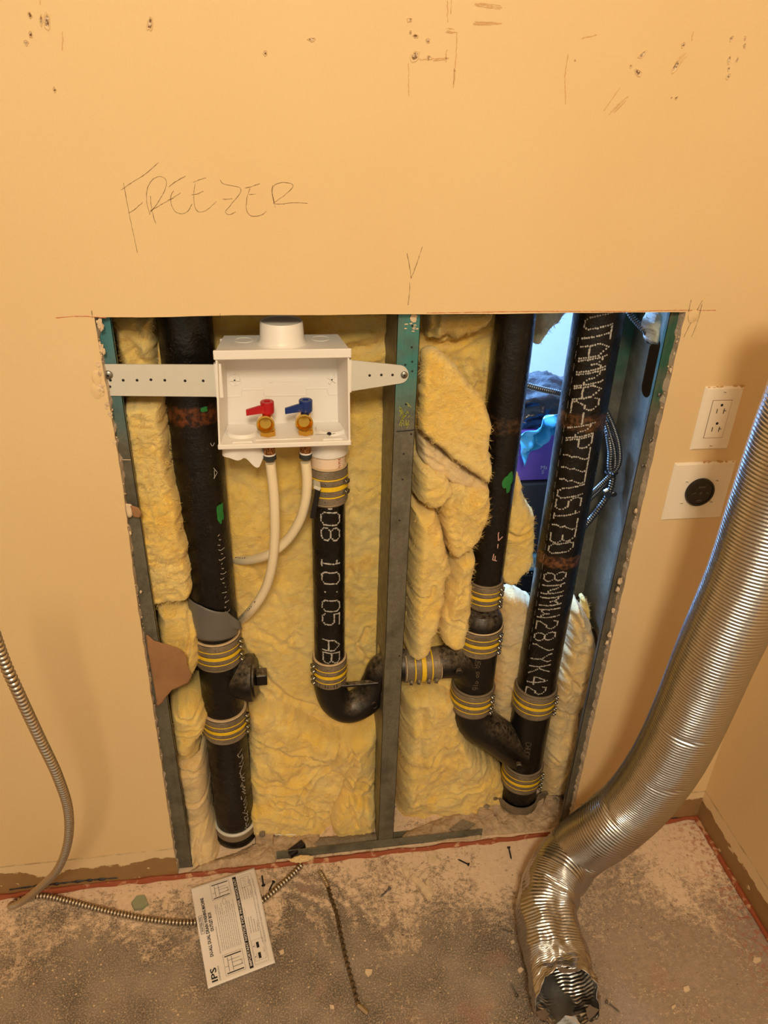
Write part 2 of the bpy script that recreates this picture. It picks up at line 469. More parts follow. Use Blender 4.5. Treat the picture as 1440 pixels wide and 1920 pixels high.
# ------------------------------------------------------------------ the setting
XL, XR, ZT, XW, TH, D = -0.2447, 0.6368, 1.2235, 0.9606, 0.016, 0.19
XFAR, ZC = -2.0, 2.5
g = G()
nz_ = 240
zs = np.r_[np.linspace(0.006, ZT, nz_)]
def edge(xbase, sgn, seed):
    p = np.stack([zs * 60, zs * 0, zs * 0], 1)
    f = .0007 * fbm(p, seed, 4); bk = .0022 * fbm(p * 1.6, seed + 9, 5) + sgn * .0004
    return xbase + f, xbase + bk
_ed = np.array([at(u, v, 0)[[2, 0]] for u, v in ((177, 600), (205, 760), (229, 901), (253, 1100), (290, 1350), (327, 1600))])
XLz = np.interp(zs, _ed[::-1, 0], _ed[::-1, 1]); XL = float(XLz[-1])
lf, lb = edge(XLz, 1, 3); rf, rb = edge(XR, -1, 21)
lf[-1] = XL; rf[-1] = XR
for (a, fr, bk) in ((XFAR, lf, lb), (XW, rf, rb)):
    V = []; n = len(zs)
    for k, (xx, yy) in enumerate(((np.full(n, a), 0), (fr, 0), (bk, TH), (np.full(n, a), TH))):
        V.append(np.stack([xx, np.full(n, yy), zs], 1))
    V = np.concatenate(V)
    flip = a > 0
    Fa = [(i, n + i, n + i + 1, i + 1) for i in range(n - 1)]
    Fb = [(n + i, 2 * n + i, 2 * n + i + 1, n + i + 1) for i in range(n - 1)]
    Fc = [(2 * n + i, 3 * n + i, 3 * n + i + 1, 2 * n + i + 1) for i in range(n - 1)]
    if flip: Fa = [f[::-1] for f in Fa]; Fb = [f[::-1] for f in Fb]; Fc = [f[::-1] for f in Fc]
    g.add(V, Fa, 0); g.add(V, Fb, 1); g.add(V, Fc, 2)
    g.add([(a, 0, ZT), (fr[-1], 0, ZT), (fr[-1], 0, ZC), (a, 0, ZC)], [(0, 1, 2, 3)] if not flip else [(3, 2, 1, 0)], 0)
    g.add([(a, TH, ZT), (fr[-1], TH, ZT), (fr[-1], TH, ZC), (a, TH, ZC)], [(3, 2, 1, 0)] if not flip else [(0, 1, 2, 3)], 2)
xs = np.linspace(XL, XR, 160); n = len(xs)
wv = .0008 * fbm(np.stack([xs * 12, xs * 0, xs * 0], 1), 5, 4); wv[0] = wv[-1] = 0
P0 = np.stack([xs, xs * 0, ZT + wv], 1); P1 = np.stack([xs, xs * 0, xs * 0 + ZC], 1)
P2 = P0 + np.array([0, TH, .0008]); P3 = P1 + np.array([0, TH, 0])
V = np.concatenate([P0, P1, P2, P3])
g.add(V, [(i, i + 1, n + i + 1, n + i) for i in range(n - 1)], 0)
g.add(V, [(i, 2 * n + i, 2 * n + i + 1, i + 1) for i in range(n - 1)], 1)
g.add(V, [(2 * n + i, 3 * n + i, 3 * n + i + 1, 2 * n + i + 1) for i in range(n - 1)], 2)
wall = tag(obj('wall_back', g, [m_wall, m_gyp, m_card], smooth=False), kind='structure')

def struct(name, V_F, m, smooth=False):
    g = G(); g.add(*V_F); return tag(obj(name, g, m, smooth=smooth), kind='structure')
struct('floor', box((XFAR - .2, -2.6, -.06), (2.4, 2.2, 0)), m_floor)
struct('wall_right', box((XW, -2.6, .0), (XW + .1, 0.0, ZC)), m_wall_r)
struct('wall_left', box((XFAR - .1, -2.6, 0), (XFAR, TH, ZC)), m_wall_r)
struct('ceiling', box((XFAR, -2.6, ZC), (XW + .1, 0.02, ZC + .05)), simple('ceiling_paint', S(230, 220, 205), .9))
# partition behind the cavity, with its own opening
g = G(); HX0, HX1, HZ0, HZ1 = .445, .622, .50, 1.40
for lo, hi in (((XFAR, D, 0), (HX0, D + .014, ZC)), ((HX1, D, 0), (2.2, D + .014, ZC)), ((HX0, D, 0), (HX1, D + .014, HZ0)), ((HX0, D, HZ1), (HX1, D + .014, ZC))):
    g.add(*box(lo, hi))
tag(obj('wall_partition', g, m_board, smooth=False), kind='structure')
m_far = simple('far_room_paint', S(214, 222, 228), .7)
struct('wall_far', box((XFAR, 1.7, 0), (2.3, 1.75, ZC)), m_far)
struct('wall_far_right', box((2.2, D + .014, 0), (2.25, 1.7, ZC)), m_far)
# sealant beads at the foot of the walls
def bead(P, r, seed, nm, m=m_seal, n_=(0, 0, 1)):
    Q, s = smooth_path(P, .004); rr = r * (1 + .3 * fbm(np.stack([s * 25, s * 0, s * 0], 1), seed, 3)); rr = np.clip(rr, r * .25, r * 2)
    Q = Q + .0018 * np.stack([s * 0, fbm(np.stack([s * 30, s * 0 + 4, s * 0], 1), seed + 3, 3), s * 0], 1)
    g = G(); g.add(*tube(Q, rr, 8)); return tag(obj(nm, g, m), kind='structure')
bead([(XFAR, -.002, .004), (-1.0, -.003, .004), (XL, -.003, .004), (0, -.002, .002), (.3, -.002, .002), (XR, -.003, .003), (XW - .004, -.003, .005)], .0058, 1, 'trim_1')
bead([(XW - .004, -.003, .005), (XW - .005, -.5, .005), (XW - .005, -2.5, .005)], .0062, 2, 'trim_2')
# ------------------------------------------------------------------ marks on the wall
NW = np.array([0, -1.0, 0])
def wp(px, py): return at(px, py, -.0002)
def crop(pts, s, ox, oy): return [(u / s + ox, v / s + oy) for u, v in pts]
def pencil(name, strokes, wd, m, label=None, jit=.0002):
    g = G()
    for i, st in enumerate(strokes):
        P = [wp(*p) for p in st]
        Q, _ = smooth_path(P, .0015) if len(P) > 2 else (np.linspace(P[0], P[-1], 60), 0)
        Q = Q + np.stack([fbm(Q * 300, i, 2) * jit, Q[:, 0] * 0, fbm(Q * 300 + 9, i, 2) * jit], 1)
        ww = wd * (.75 + .45 * vnoise(Q * 400, i))
        g.add(*stroke(Q, ww, NW, .0001))
    o = obj(name, g, m, wall, smooth=False)
    return o
k4 = lambda pts: crop(pts, 3.4286, 200, 280)
FZ = [[(92, 262), (160, 215), (240, 165), (332, 86)], [(108, 216), (125, 310), (150, 440), (175, 560), (198, 665)], [(140, 410), (175, 390), (232, 340)],
      [(278, 420), (258, 340), (262, 250), (300, 190), (350, 175), (382, 200), (375, 260), (330, 340), (282, 405)], [(282, 300), (285, 350), (300, 430), (318, 480)],
      [(282, 395), (360, 350), (430, 310), (475, 280)], [(400, 242), (440, 210), (508, 172)], [(430, 265), (412, 300), (415, 350), (440, 400), (480, 415), (520, 400), (550, 350)],
      [(395, 325), (430, 315)], [(556, 212), (590, 198), (638, 183)], [(568, 220), (560, 300), (570, 380), (600, 404), (650, 385), (705, 335)], [(545, 292), (580, 288), (622, 270)],
      [(730, 195), (745, 220), (800, 233), (855, 245), (862, 275), (820, 330), (775, 385), (762, 408), (790, 420), (830, 402)], [(745, 320), (770, 322), (808, 317)],
      [(890, 250), (930, 240), (985, 220)], [(922, 252), (902, 310), (898, 380), (915, 420), (955, 431), (1000, 420), (1028, 396)], [(915, 290), (962, 288)],
      [(1085, 375), (1072, 330), (1064, 260), (1085, 225), (1140, 213), (1190, 222), (1198, 240), (1150, 290), (1072, 345)], [(1068, 230), (1062, 270), (1078, 340)],
      [(1072, 348), (1120, 352), (1200, 343), (1290, 347)]]
pencil('pencil_writing', [k4(s_) for s_ in FZ], .0007, m_pencil)
pencil('pencil_arrow', [[(763, 475), (768, 500), (771, 522)], [(771, 522), (780, 498), (792, 463)], [(768, 530), (768, 548), (765, 572)]], .0008, m_pencil)
pencil('pencil_ticks', [[(1317, 563), (1300, 595), (1282, 632)], [(1316, 570), (1309, 600), (1297, 631)], [(1296, 562), (1291, 585)], [(413, 588), (413, 596)], [(172, 582), (173, 596)]], .0008, m_pencil2)
pencil('red_cut_line', [[(105, 596), (150, 593), (200, 596)], [(1180, 584), (1260, 582), (1342, 582)], [(800, 587), (1000, 584), (1180, 584)]], .0012, m_redpen)
k5 = lambda pts: crop(pts, 1.9459, 700, 0)
pencil('scuff_marks', [k5(s_) for s_ in ([(270, 0), (272, 80)], [(305, 120), (302, 200), (292, 320)], [(170, 218), (275, 212)], [(365, 88), (470, 86)], [(370, 12), (470, 28)], [(128, 230), (130, 350)],
       [(285, 0), (283, 50)], [(900, 320), (840, 405)], [(930, 350), (860, 420)], [(710, 200), (700, 280), (702, 380)], [(760, 140), (815, 128)], [(1168, 115), (1160, 150)], [(265, 118), (305, 116)], [(268, 180), (264, 230)])]
       + [[(75, 0), (76, 10)], [(118, 60), (116, 95)]], np.array([.0014]), m_smudge, jit=.0006)
for (pts, wd) in (([(370, 10), (400, 18), (470, 28)], .006), ([(364, 86), (470, 88)], .004), ([(300, 240), (292, 318)], .005), ([(925, 360), (862, 420)], .006), ([(1140, 195), (1110, 230), (1088, 268)], .008), ([(218, 218), (275, 213)], .004), ([(265, 110), (300, 118)], .006)):
    g = G(); Q, _ = smooth_path([wp(*p) for p in k5(pts)], .002); sd2 = np.cross(Q[-1] - Q[0], NW); sd2 /= np.linalg.norm(sd2)
    for k_ in range(7):
        a_ = int(rng.uniform(0, .45) * len(Q)); b_ = int(rng.uniform(.55, 1) * len(Q)); off_ = rng.uniform(-.5, .5) * wd
        if b_ - a_ < 4: continue
        q_ = Q[a_:b_] + sd2 * off_ + .0003 * np.stack([fbm(Q[a_:b_] * 300 + k_, k_, 2), 0 * Q[a_:b_, 0], fbm(Q[a_:b_] * 300 + 5, k_, 2)], 1)
        g.add(*stroke(q_, .0005 * (1 + .6 * vnoise(q_ * 500, k_)), NW, .00005 + .00001 * k_))
    obj('smudge', g, m_smudge, wall, smooth=False)
# small torn holes: a dark pit with a raised paper rim
def hole(px, py, w_, h_, seed, rot=0.0):
    w_, h_ = w_ * .8, h_ * .8
    c = wp(px, py); k = 18; a = np.arange(k) / k * 2 * math.pi
    rr = 1 + .45 * fbm(np.stack([np.cos(a) * 1.3 + seed, np.sin(a) * 1.3, a * 0], 1), seed, 3)
    ux = np.array([math.cos(rot), 0, math.sin(rot)]); uz = np.array([-math.sin(rot), 0, math.cos(rot)])
    ring = lambda s_, dy: np.array([c + ux * math.cos(t) * r_ * w_ * s_ + uz * math.sin(t) * r_ * h_ * s_ + NW * dy for t, r_ in zip(a, rr)])
    R0, R1, R2 = ring(1.25, 0), ring(1.0, .0009), ring(.72, .0001)
    g = G(); V = np.vstack([R0, R1, R2, [c + NW * .0001]])
    F = []
    for i in range(k):
        j = (i + 1) % k
        F += [(i, j, k + j, k + i), (k + i, k + j, 2 * k + j, 2 * k + i)]
    g.add(V, F, 0); g.add(V, [(2 * k + i, 2 * k + (i + 1) % k, 3 * k) for i in range(k)], 1)
    obj('torn_hole', g, [m_wall, m_hole], wall)
for i, (px, py, w_, h_, r_) in enumerate([(56, 29, .003, .004, 0), (88, 40, .0035, .009, -.1), (77, 38, .0015, .007, -.1), (57, 64, .0025, .004, 0), (49, 80, .0025, .003, 0), (281, 45, .003, .008, -.2), (102, 168, .0022, .004, 0),
        (585, 74, .005, .0022, 0), (497, 100, .0028, .0028, 0), (768, 38, .0034, .0024, 0), (779, 68, .0036, .0026, 0), (802, 76, .0032, .0028, 0), (778, 106, .006, .006, 0), (805, 109, .0034, .003, 0), (770, 60, .0016, .0022, 0),
        (1203, 104, .003, .0075, -.7), (1196, 135, .0068, .0035, -.5), (1183, 125, .0018, .0024, 0), (1281, 85, .0024, .0036, -.3), (1267, 123, .0035, .009, -.6), (1268, 184, .0026, .0026, 0), (1259, 183, .0012, .0012, 0),
        (1371, 72, .0024, .0036, -.4), (1397, 72, .0018, .003, 0), (1396, 86, .0018, .003, 0), (1367, 112, .002, .005, 0), (1382, 113, .0018, .004, -.3), (1366, 143, .0032, .0036, 0), (1366, 130, .002, .003, 0), (1078, 113, .0012, .0012, 0), (280, 1510, .001, .001, 0)]):
    hole(px, py, w_, h_, i + 2, r_)
# black adhesive line and plaster crumbs along the cut edge, both belong to the wall
g = G(); Q, s_ = smooth_path([at(18, 1668, -.0006), at(60, 1662, -.0006), at(130, 1654, -.0006), at(180, 1649, -.0006), at(221, 1646, -.0006)], .002)
g.add(*tube(Q, np.clip(.0022 * (1 + .9 * fbm(Q * 120, 4, 3)), .0002, .005), 6)); obj('adhesive_line', g, m_blackmark, wall)
g = G(); Q, s_ = smooth_path([at(1240, 1537, -.0006), at(1260, 1535, -.0006), at(1276, 1533, -.0006)], .002)
g.add(*tube(Q, np.clip(.0018 * (1 + .9 * fbm(Q * 120, 7, 3)), .0002, .005), 6)); obj('adhesive_line', g, m_blackmark, wall)
g = G(); sd = 0
for (px, py, s_) in [(186, 606, .011), (187, 614, .010), (186, 652, .010), (190, 658, .009), (186, 668, .008), (182, 684, .010), (183, 700, .011), (184, 715, .010), (187, 728, .012), (192, 742, .008), (199, 758, .007),
                     (204, 775, .008), (206, 782, .007), (211, 824, .008), (213, 830, .007), (198, 765, .005), (236, 985, .006), (242, 1000, .006), (262, 1110, .005)]:
    sd += 1; c = at(px, py, -.001 + .006 * random.random()); g.add(*lump(c + np.array([.0015, 0, 0]), (s_ * .36, s_ * .25, s_ * .5), sd, .6, 3, 2.2))
for (px, py, s_) in [(1292, 593, .013), (1262, 688, .006), (1258, 694, .007), (1250, 770, .006), (1220, 890, .006), (1192, 958, .009), (1195, 983, .005), (1163, 1090, .012), (1158, 1105, .010), (1150, 1145, .009), (1143, 1190, .011), (1138, 1205, .010), (1129, 1303, .008), (1090, 1480, .010), (1085, 1500, .008)]:
    sd += 1; c = at(px, py, .004); g.add(*lump(c, (s_ * .4, s_ * .35, s_ * .6), sd, .5))
for i in range(120):
    z_ = random.uniform(.02, 1.2); s_ = random.uniform(.0006, .0017)
    left = random.random() < .5
    g.add(*lump((np.interp(z_, zs, lf if left else rf) + (0.0008 if left else -.0008), random.uniform(.002, .015), z_), (s_, s_, s_ * 1.3), i, .5, 1))
obj('plaster_crumbs', g, m_chalk, wall)
pl = G(); pl.add(*lump(at(180, 706, -.001), (.0065, .0015, .012), 5, .4)); pl.add(*lump(at(183, 731, -.001), (.008, .0018, .012), 8, .4)); pl.add(*lump(at(1301, 592, -.001), (.009, .0014, .010), 8, .3))
obj('peeled_paint', pl, m_wall, wall)

# ------------------------------------------------------------------ steel framing
def stud(name, x0, dirn, mat, label, yb=D - .003, z1=1.6, punch=()):
    """C-stud: web at x0, flanges run along dirn; web y TH..yb"""
    fw, lip, t = .034, .008, .0008; x1 = x0 + dirn * fw
    t_ = thing(name, (x0, TH, 0), label, 'metal stud')
    P = [(x1, TH + lip), (x1, TH), (x0, TH), (x0, yb), (x1, yb), (x1, yb - lip)]
    g = G()
    zb, zt = .004, z1
    for (a, b) in ((0, 1), (1, 2), (3, 4), (4, 5)):
        (xa, ya), (xb, yb_) = P[a], P[b]
        lo = (min(xa, xb) - t / 2, min(ya, yb_) - 0, zb); hi = (max(xa, xb) + t / 2, max(ya, yb_) + t, zt)
        g.add(*box(lo, hi))
    # flange stiffening grooves
    for k in (.35, .75): g.add(*box((x0 + dirn * fw * k - .0005, TH - .0004, zb), (x0 + dirn * fw * k + .0005, TH + .0002, zt)))
    obj('flanges', g, mat, t_, smooth=False)
    g = G()
    zl = zb
    def slot(zc, hh, ym, hw):
        k = 14; pts = []
        return [(ym + hw * math.cos(a), zc + math.copysign(hh - hw, math.sin(a)) + hw * math.sin(a)) for a in np.linspace(0, 2 * math.pi, 2 * k, endpoint=False) + 1e-3]
    cuts = sorted(c_ if isinstance(c_, tuple) else (c_, (TH + yb) / 2, .019) for c_ in punch)
    for cc in cuts + [None]:
        zc, ym, hw = cc if cc else (None, 0, 0)
        top = zt if zc is None else zc - .07
        g.add(*box((x0 - t / 2, TH, zl), (x0 + t / 2, yb, top)))
        if zc is None: break
        pts = slot(zc, .055, ym, hw); n = len(pts)
        R_ = []
        for (y_, z_) in pts:   # matching points on the rectangle around the slot
            dy, dz = y_ - ym, z_ - zc; s1 = ((yb - ym) if dy > 0 else (ym - TH)) / max(abs(dy), 1e-6); s2 = .07 / max(abs(dz), 1e-6); k_ = min(s1, s2)
            R_.append((ym + dy * k_, zc + dz * k_))
        for cy_, cz_ in ((TH, -.07), (TH, .07), (yb, -.07), (yb, .07)):
            i = int(np.argmin([(r_[0] - cy_) ** 2 + (r_[1] - zc - cz_) ** 2 for r_ in R_])); R_[i] = (cy_, zc + cz_)
        for sx in (-t / 2, t / 2):
            V = [(x0 + sx, *p) for p in pts] + [(x0 + sx, *p) for p in R_]
            g.add(V, [(i, (i + 1) % n, n + (i + 1) % n, n + i) for i in range(n)])
        V = [(x0 - t / 2, *p) for p in pts] + [(x0 + t / 2, *p) for p in pts]
        g.add(V, [(i, (i + 1) % n, n + (i + 1) % n, n + i) for i in range(n)])
        zl = zc + .07
    obj('web', g, m_galv, t_, smooth=False)
    return t_
XLs = at(259, 947, TH)[0] - .034
sl = stud('metal_stud', XLs, 1, m_stud_l, 'grey-green metal stud framing the left edge of the wall opening', punch=(.32,))
XCs = at(770, 940, TH)[0] - .034
scn = stud('metal_stud', XCs, 1, m_stud_c, 'metal stud with a bright teal top standing in the middle of the opening', punch=((at(706, 1252, .075)[2], .075, .040),))
XRs = at(1207, 820, TH)[0] + .034
sr = stud('metal_stud', XRs, -1, m_stud_r, 'metal stud at the right edge of the opening, web lit blue from behind', punch=(.46, 1.10))

def pan_screw(parent, c, r=.0045, n_=(0, -1, 0), name='screw', m=m_zinc):
    n_ = np.asarray(n_, float); g = G(); c = np.asarray(c)
    g.add(*lathe([(-.001, r), (.0004, r), (r * .35, r * .86), (r * .55, r * .45)], c, n_, 18), 0)
    g.add(*cyl(c + n_ * r * .5, n_, r * .28, r * .12, 6), 1)
    return obj(name, g, [m, m_darkscrew], parent)
for q in ((1237, 740), (1221, 826), (1206, 873), (1190, 956)):
    pan_screw(sr, at(*q, TH - .0006), .0042)
for q in ((205, 778), (209, 826)): pan_screw(sl, at(q[0] + 2, q[1], TH - .0006), .003)
g = G()
for q in ((773, 611), (772, 651), (773, 678), (773, 696), (760, 684), (761, 758), (771, 814), (757, 851), (755, 899), (749, 976), (749, 1230)):
    g = G(); g.add(*cyl(at(q[0], q[1], TH - .0005), (0, -1, 0), .0016, .0003, 10)); obj('screw_hole', g, m_ink, scn)
g = G(); g.add(*stroke([at(743, 809, TH - .0008), at(760, 808, TH - .0008), at(778, 806, TH - .0008)], .0016, NW, 0)); obj('marker_line', g, m_ink, scn)
g = G()
for i in range(26):
    a = at(random.uniform(748, 768), random.uniform(762, 800), TH - .0007); g.add(*stroke([a, a + (random.uniform(-.003, .003), 0, random.uniform(-.005, .005)), a + (random.uniform(-.004, .004), 0, random.uniform(-.008, .008))], .001, NW, 0))
obj('yellow_scribble', g, simple('yellow_green_mark', S(168, 170, 60), .8), scn, smooth=False)
g = G()
for i in range(8):
    g.add(*lump(at(random.uniform(752, 785), random.uniform(606, 622), TH - .0008), (.003, .0006, .0012), i, .5, 1))
g.add(*lump(at(776, 596, TH - .001), (.006, .001, .006), 3, .4)); obj('plaster_remains', g, m_chalk, scn)
g = G(); g.add(*stroke([at(227, 862, TH - .0008), at(245, 862, TH - .0008)], .0012, NW, 0)); obj('scratch', g, m_chalk, sl)
# floor track
tr = thing('metal_floor_track', (.19, TH, 0), 'grey-green metal floor track running along the foot of the opening', 'metal track')
xa, xb = fl(519, 1612)[0], fl(905, 1575)[0]
g = G(); g.add(*box((xa, TH - .002, .0), (xb, TH - .001, .026))); obj('flange', g, m_track, tr, smooth=False)
g = G(); g.add(*box((xa, TH - .002, .0), (xb, TH + .035, .0012))); obj('base', g, m_track, tr, smooth=False)

# ------------------------------------------------------------------ pipes
def pvert(px, py, Y): p = at(px, py, Y); return p[0], p[2]
YP = .105
def zz(px, py, Y=YP): return at(px, py, Y)[2]
def pipe(parent, x, y, r, z0, z1, m, name='pipe'):
    g = G(); g.add(*lathe([(0, r), (.0005, r), (z1 - z0, r)], (x, y, z0), (0, 0, 1), 48)); return obj(name, g, m, parent)

def coupling(parent, c, ax, r, h, scr=35, name='coupling', rim=(m_rimlight, m_rubber), nscr=4):
    """ribbed steel shield with yellow bands, rubber lip and a row of clamp screws"""
    c = np.asarray(c, float); ax = np.asarray(ax, float); ax /= np.linalg.norm(ax); o = c - ax * h / 2
    g = G()
    segs = [(0, .03, r - .0012, 2), (.03, .235, r, 0), (.235, .275, r + .0008, 1), (.275, .435, r, 0), (.435, .565, r + .0012, 1), (.565, .725, r, 0), (.725, .765, r + .0008, 1), (.765, .97, r, 0), (.97, 1, r - .0012, 3)]
    for a, b, rr, mi in segs:
        V, F = lathe([(a * h, rr - .0004), (a * h + .0005, rr), (b * h - .0005, rr), (b * h, rr - .0004)], o, ax, 48)
        g.add(V, F[:-2] if 0 < a and b < 1 else F, mi)
    V, F = lathe([(0, r - .001), (-.0022, r - .002), (-.0022, r - .007)], o + ax * h, -ax, 48); g.add(V, F[:-2], 2)
    V, F = lathe([(0, r - .001), (-.0022, r - .002), (-.0022, r - .007)], o, ax, 48); g.add(V, F[:-2], 3)
    # dimples
    a = np.array([0, 0, 1.0]) if abs(ax[2]) < .9 else np.array([0, -1.0, 0])
    nn = a - ax * (a @ ax); nn /= np.linalg.norm(nn); bb = np.cross(ax, nn)
    toc = CAM_P - c; toc -= ax * (toc @ ax); toc /= np.linalg.norm(toc); side = np.cross(ax, toc)
    for t in (.14, .355, .645, .86):
        for da in (-.12,):
            d_ = toc * math.cos(da) + side * math.sin(da); g.add(*lathe([(0, .0017), (.0005, .0017), (.0009, .0009)], o + ax * t * h + d_ * (r - .0001), d_, 10), 4)
    cp = obj(name, g, [m_clampmetal, m_yellow, rim[0], rim[1], m_zinc], parent)
    an = math.radians(scr); d_ = toc * math.cos(an) + side * math.sin(an); tang = np.cross(ax, d_)
    for t in ((.14, .355, .645, .86) if nscr == 4 else (.355, .645)):
        g = G(); q = o + ax * t * h + d_ * (r + .0035)
        g.add(*box(q - np.array([.0035] * 3), q + np.array([.0035] * 3), .0006, rot=rotm((0, 0, 1), an)), 0)
        tg = -tang if (tang @ toc) < 0 else tang
        g.add(*cyl(q + tg * .002, tg, .0042, .006, 6, .0006), 0)
        obj('clamp_screw', g, [m_zinc], cp)
    return cp

FONT = {'D': '11110 10001 10001 10001 10001 10001 11110', '0': '01110 10001 10001 10001 10001 10001 01110', '1': '00100 01100 00100 00100 00100 00100 01110', '2': '01110 10001 00001 00110 01000 10000 11111', '3': '11110 00001 00001 01110 00001 00001 11110',
        '4': '00010 00110 01010 10010 11111 00010 00010', '5': '11111 10000 11110 00001 00001 10001 01110', '6': '01110 10000 11110 10001 10001 10001 01110', '7': '11111 00001 00010 00100 00100 01000 01000',
        '8': '01110 10001 10001 01110 10001 10001 01110', ':': '00000 00100 00000 00000 00000 00100 00000', 'A': '00100 01010 10001 10001 11111 10001 10001', 'B': '11110 10001 10001 11110 10001 10001 11110',
        'P': '11110 10001 10001 11110 10000 10000 10000', 'M': '10001 11011 10101 10101 10001 10001 10001', 'N': '10001 11001 10101 10101 10011 10001 10001', '-': '00000 00000 00000 11111 00000 00000 00000',
        'U': '10001 10001 10001 10001 10001 10001 01110', 'S': '01111 10000 10000 01110 00001 00001 11110', 'L': '10000 10000 10000 10000 10000 10000 11111', '/': '00001 00001 00010 00100 01000 10000 10000',
        'W': '10001 10001 10001 10101 10101 11011 10001', 'R': '11110 10001 10001 11110 10100 10010 10001', 'K': '10001 10010 10100 11000 10100 10010 10001', ' ': ' '.join(['00000'] * 7), 'C': '01110 10001 10000 10000 10000 10001 01110',
        'F': '11111 10000 10000 11110 10000 10000 10000', 'I': '01110 00100 00100 00100 00100 00100 01110', 'E': '11111 10000 10000 11110 10000 10000 11111', 'O': '01110 10001 10001 10001 10001 10001 01110', 'T': '11111 00100 00100 00100 00100 00100 00100', 'V': '10001 10001 10001 10001 01010 01010 00100', 'H': '10001 10001 10001 11111 10001 10001 10001', 'Y': '10001 10001 01010 00100 00100 00100 00100', '9': '01110 10001 10001 01111 00001 00001 01110', 'G': '01110 10000 10000 10111 10001 10001 01110'}
def dot_text(parent, txt, x, y, r, z_top, phi0, cw, ch, adv, dot=.0011, slant=0.0, name='printed_code', m=m_chalkwhite, ring=True):
    g = G(); zc = z_top
    for chh in txt:
        rows = FONT[chh].split(); on = {(c_, r_) for r_ in range(7) for c_ in range(5) if rows[r_][c_] == '1'}
        pts = [(c_, r_) for c_, r_ in on]
        for (c_, r_) in on:
            for (dc, dr) in ((1, 0), (0, 1), (1, 1), (-1, 1)):
                if (c_ + dc, r_ + dr) in on and not (abs(dc) == 1 and dr == 1 and ((c_ + dc, r_) in on or (c_, r_ + 1) in on)): pts.append((c_ + dc * .5, r_ + dr * .5))
        for (c_, r_) in pts:
            up = (6 - r_) / 6 - .5                      # letter height -> around the pipe, tops to the right
            z_ = zc - (c_ / 4) * cw - slant * up * ch + random.gauss(0, .0003); ph = phi0 + (up * ch + random.gauss(0, .0003)) / r
            nrm = np.array([math.sin(ph), -math.cos(ph), 0]); c = np.array([x, y, z_]) + nrm * (r + .0002)
            t1 = np.array([math.cos(ph), math.sin(ph), 0]); t2 = np.array([0, 0, 1.0]); k = 8; a = np.arange(k) / k * 2 * math.pi
            rad = dot * random.uniform(.75, 1.15)
            o_ = [c + (t1 * math.cos(q) + t2 * math.sin(q)) * rad for q in a]
            if ring:
                i_ = [c + (t1 * math.cos(q) + t2 * math.sin(q)) * rad * .30 for q in a]
                g.add(o_ + i_, [(i, (i + 1) % k, k + (i + 1) % k, k + i) for i in range(k)])
            else: g.add(o_, [tuple(range(k))])
        zc -= adv
    return obj(name, g, m, parent, smooth=False)

def cyl_patch(parent, x, y, r, ph0, ph1, zlo, zhi, m, name, seed=1, grow=.0006):
    g = G(); nu, nv = 14, 14; V = []
    for j in range(nv):
        for i in range(nu):
            u, v_ = i / (nu - 1) * 2 - 1, j / (nv - 1) * 2 - 1
            uu = u * math.sqrt(1 - v_ * v_ / 2); vv = v_ * math.sqrt(1 - u * u / 2)
            kk = 1 + .35 * float(vnoise(np.array([uu * 2 + seed, vv * 2, 0.0]), seed))
            ph = (ph0 + ph1) / 2 + uu * kk * (ph1 - ph0) / 2; z_ = (zlo + zhi) / 2 + vv * kk * (zhi - zlo) / 2
            V.append((x + math.sin(ph) * (r + grow), y - math.cos(ph) * (r + grow), z_))
    g.add(V, [(j * nu + i, j * nu + i + 1, (j + 1) * nu + i + 1, (j + 1) * nu + i) for j in range(nv - 1) for i in range(nu - 1)])
    return obj(name, g, m, parent)
def scrawl(parent, x, y, r, pts, m, wd=.0012, name='chalk_mark'):
    """pts: (phi offset mm, z)"""
    g = G()
    for st in pts:
        P = []
        for (ph, z_) in st: P.append((x + math.sin(ph) * (r + .0005), y - math.cos(ph) * (r + .0005), z_))
        Q, _ = smooth_path(P, .002); nn = np.array([math.sin(st[0][0]), -math.cos(st[0][0]), 0]); g.add(*stroke(Q, wd, nn, 0))
    return obj(name, g, m, parent, smooth=False)

# --- left stack
YL = .098
xl = at(397, 1100, YL)[0]; R3 = .0425
zc1, zc2 = at(409, 1236, YL - .045)[2], at(419, 1375, YL - .045)[2]
LS = thing('soil_stack', (xl, YL, 0), 'thick black cast-iron drain stack with rusty band and capped cleanout, left of the white box', 'drain pipe')
ip = iron('cast_iron_left', [(at(370, 782, YL - .04)[2], .017, (108, 56, 28), .8)], .8)
pipe(LS, xl, YL, R3, zc1, 1.62, ip)
coupling(LS, (xl, YL, zc1), (0, 0, 1), .0475, .062, 62)
pipe(LS, xl, YL, R3 - .001, zc2, zc1, m_iron, 'cleanout_tee')
g = G(); cz = at(460, 1268, YL)[2]
g.add(*lathe([(0, .030), (.02, .037), (.045, .044), (.052, .048), (.066, .048), (.068, .044)], (xl, YL, cz), (1, -.12, .04), 40))
ct = obj('cleanout_hub', g, m_irondust, LS)
g = G(); o_ = np.array([xl, YL, cz]) + np.array([1, -.12, .04]) * .066
g.add(*cyl(o_, (1, -.12, .04), .040, .005, 32, .001), 0); g.add(*box(o_ + (.004, -.013, -.013), o_ + (.026, .013, .013), .0015), 0); obj('cleanout_plug', g, m_irondust, LS)
coupling(LS, (xl, YL, zc2), (0, 0, 1), .0475, .062, 62)
pipe(LS, xl, YL, R3, .03, zc2, iron('cast_iron_low', [], 1.0))
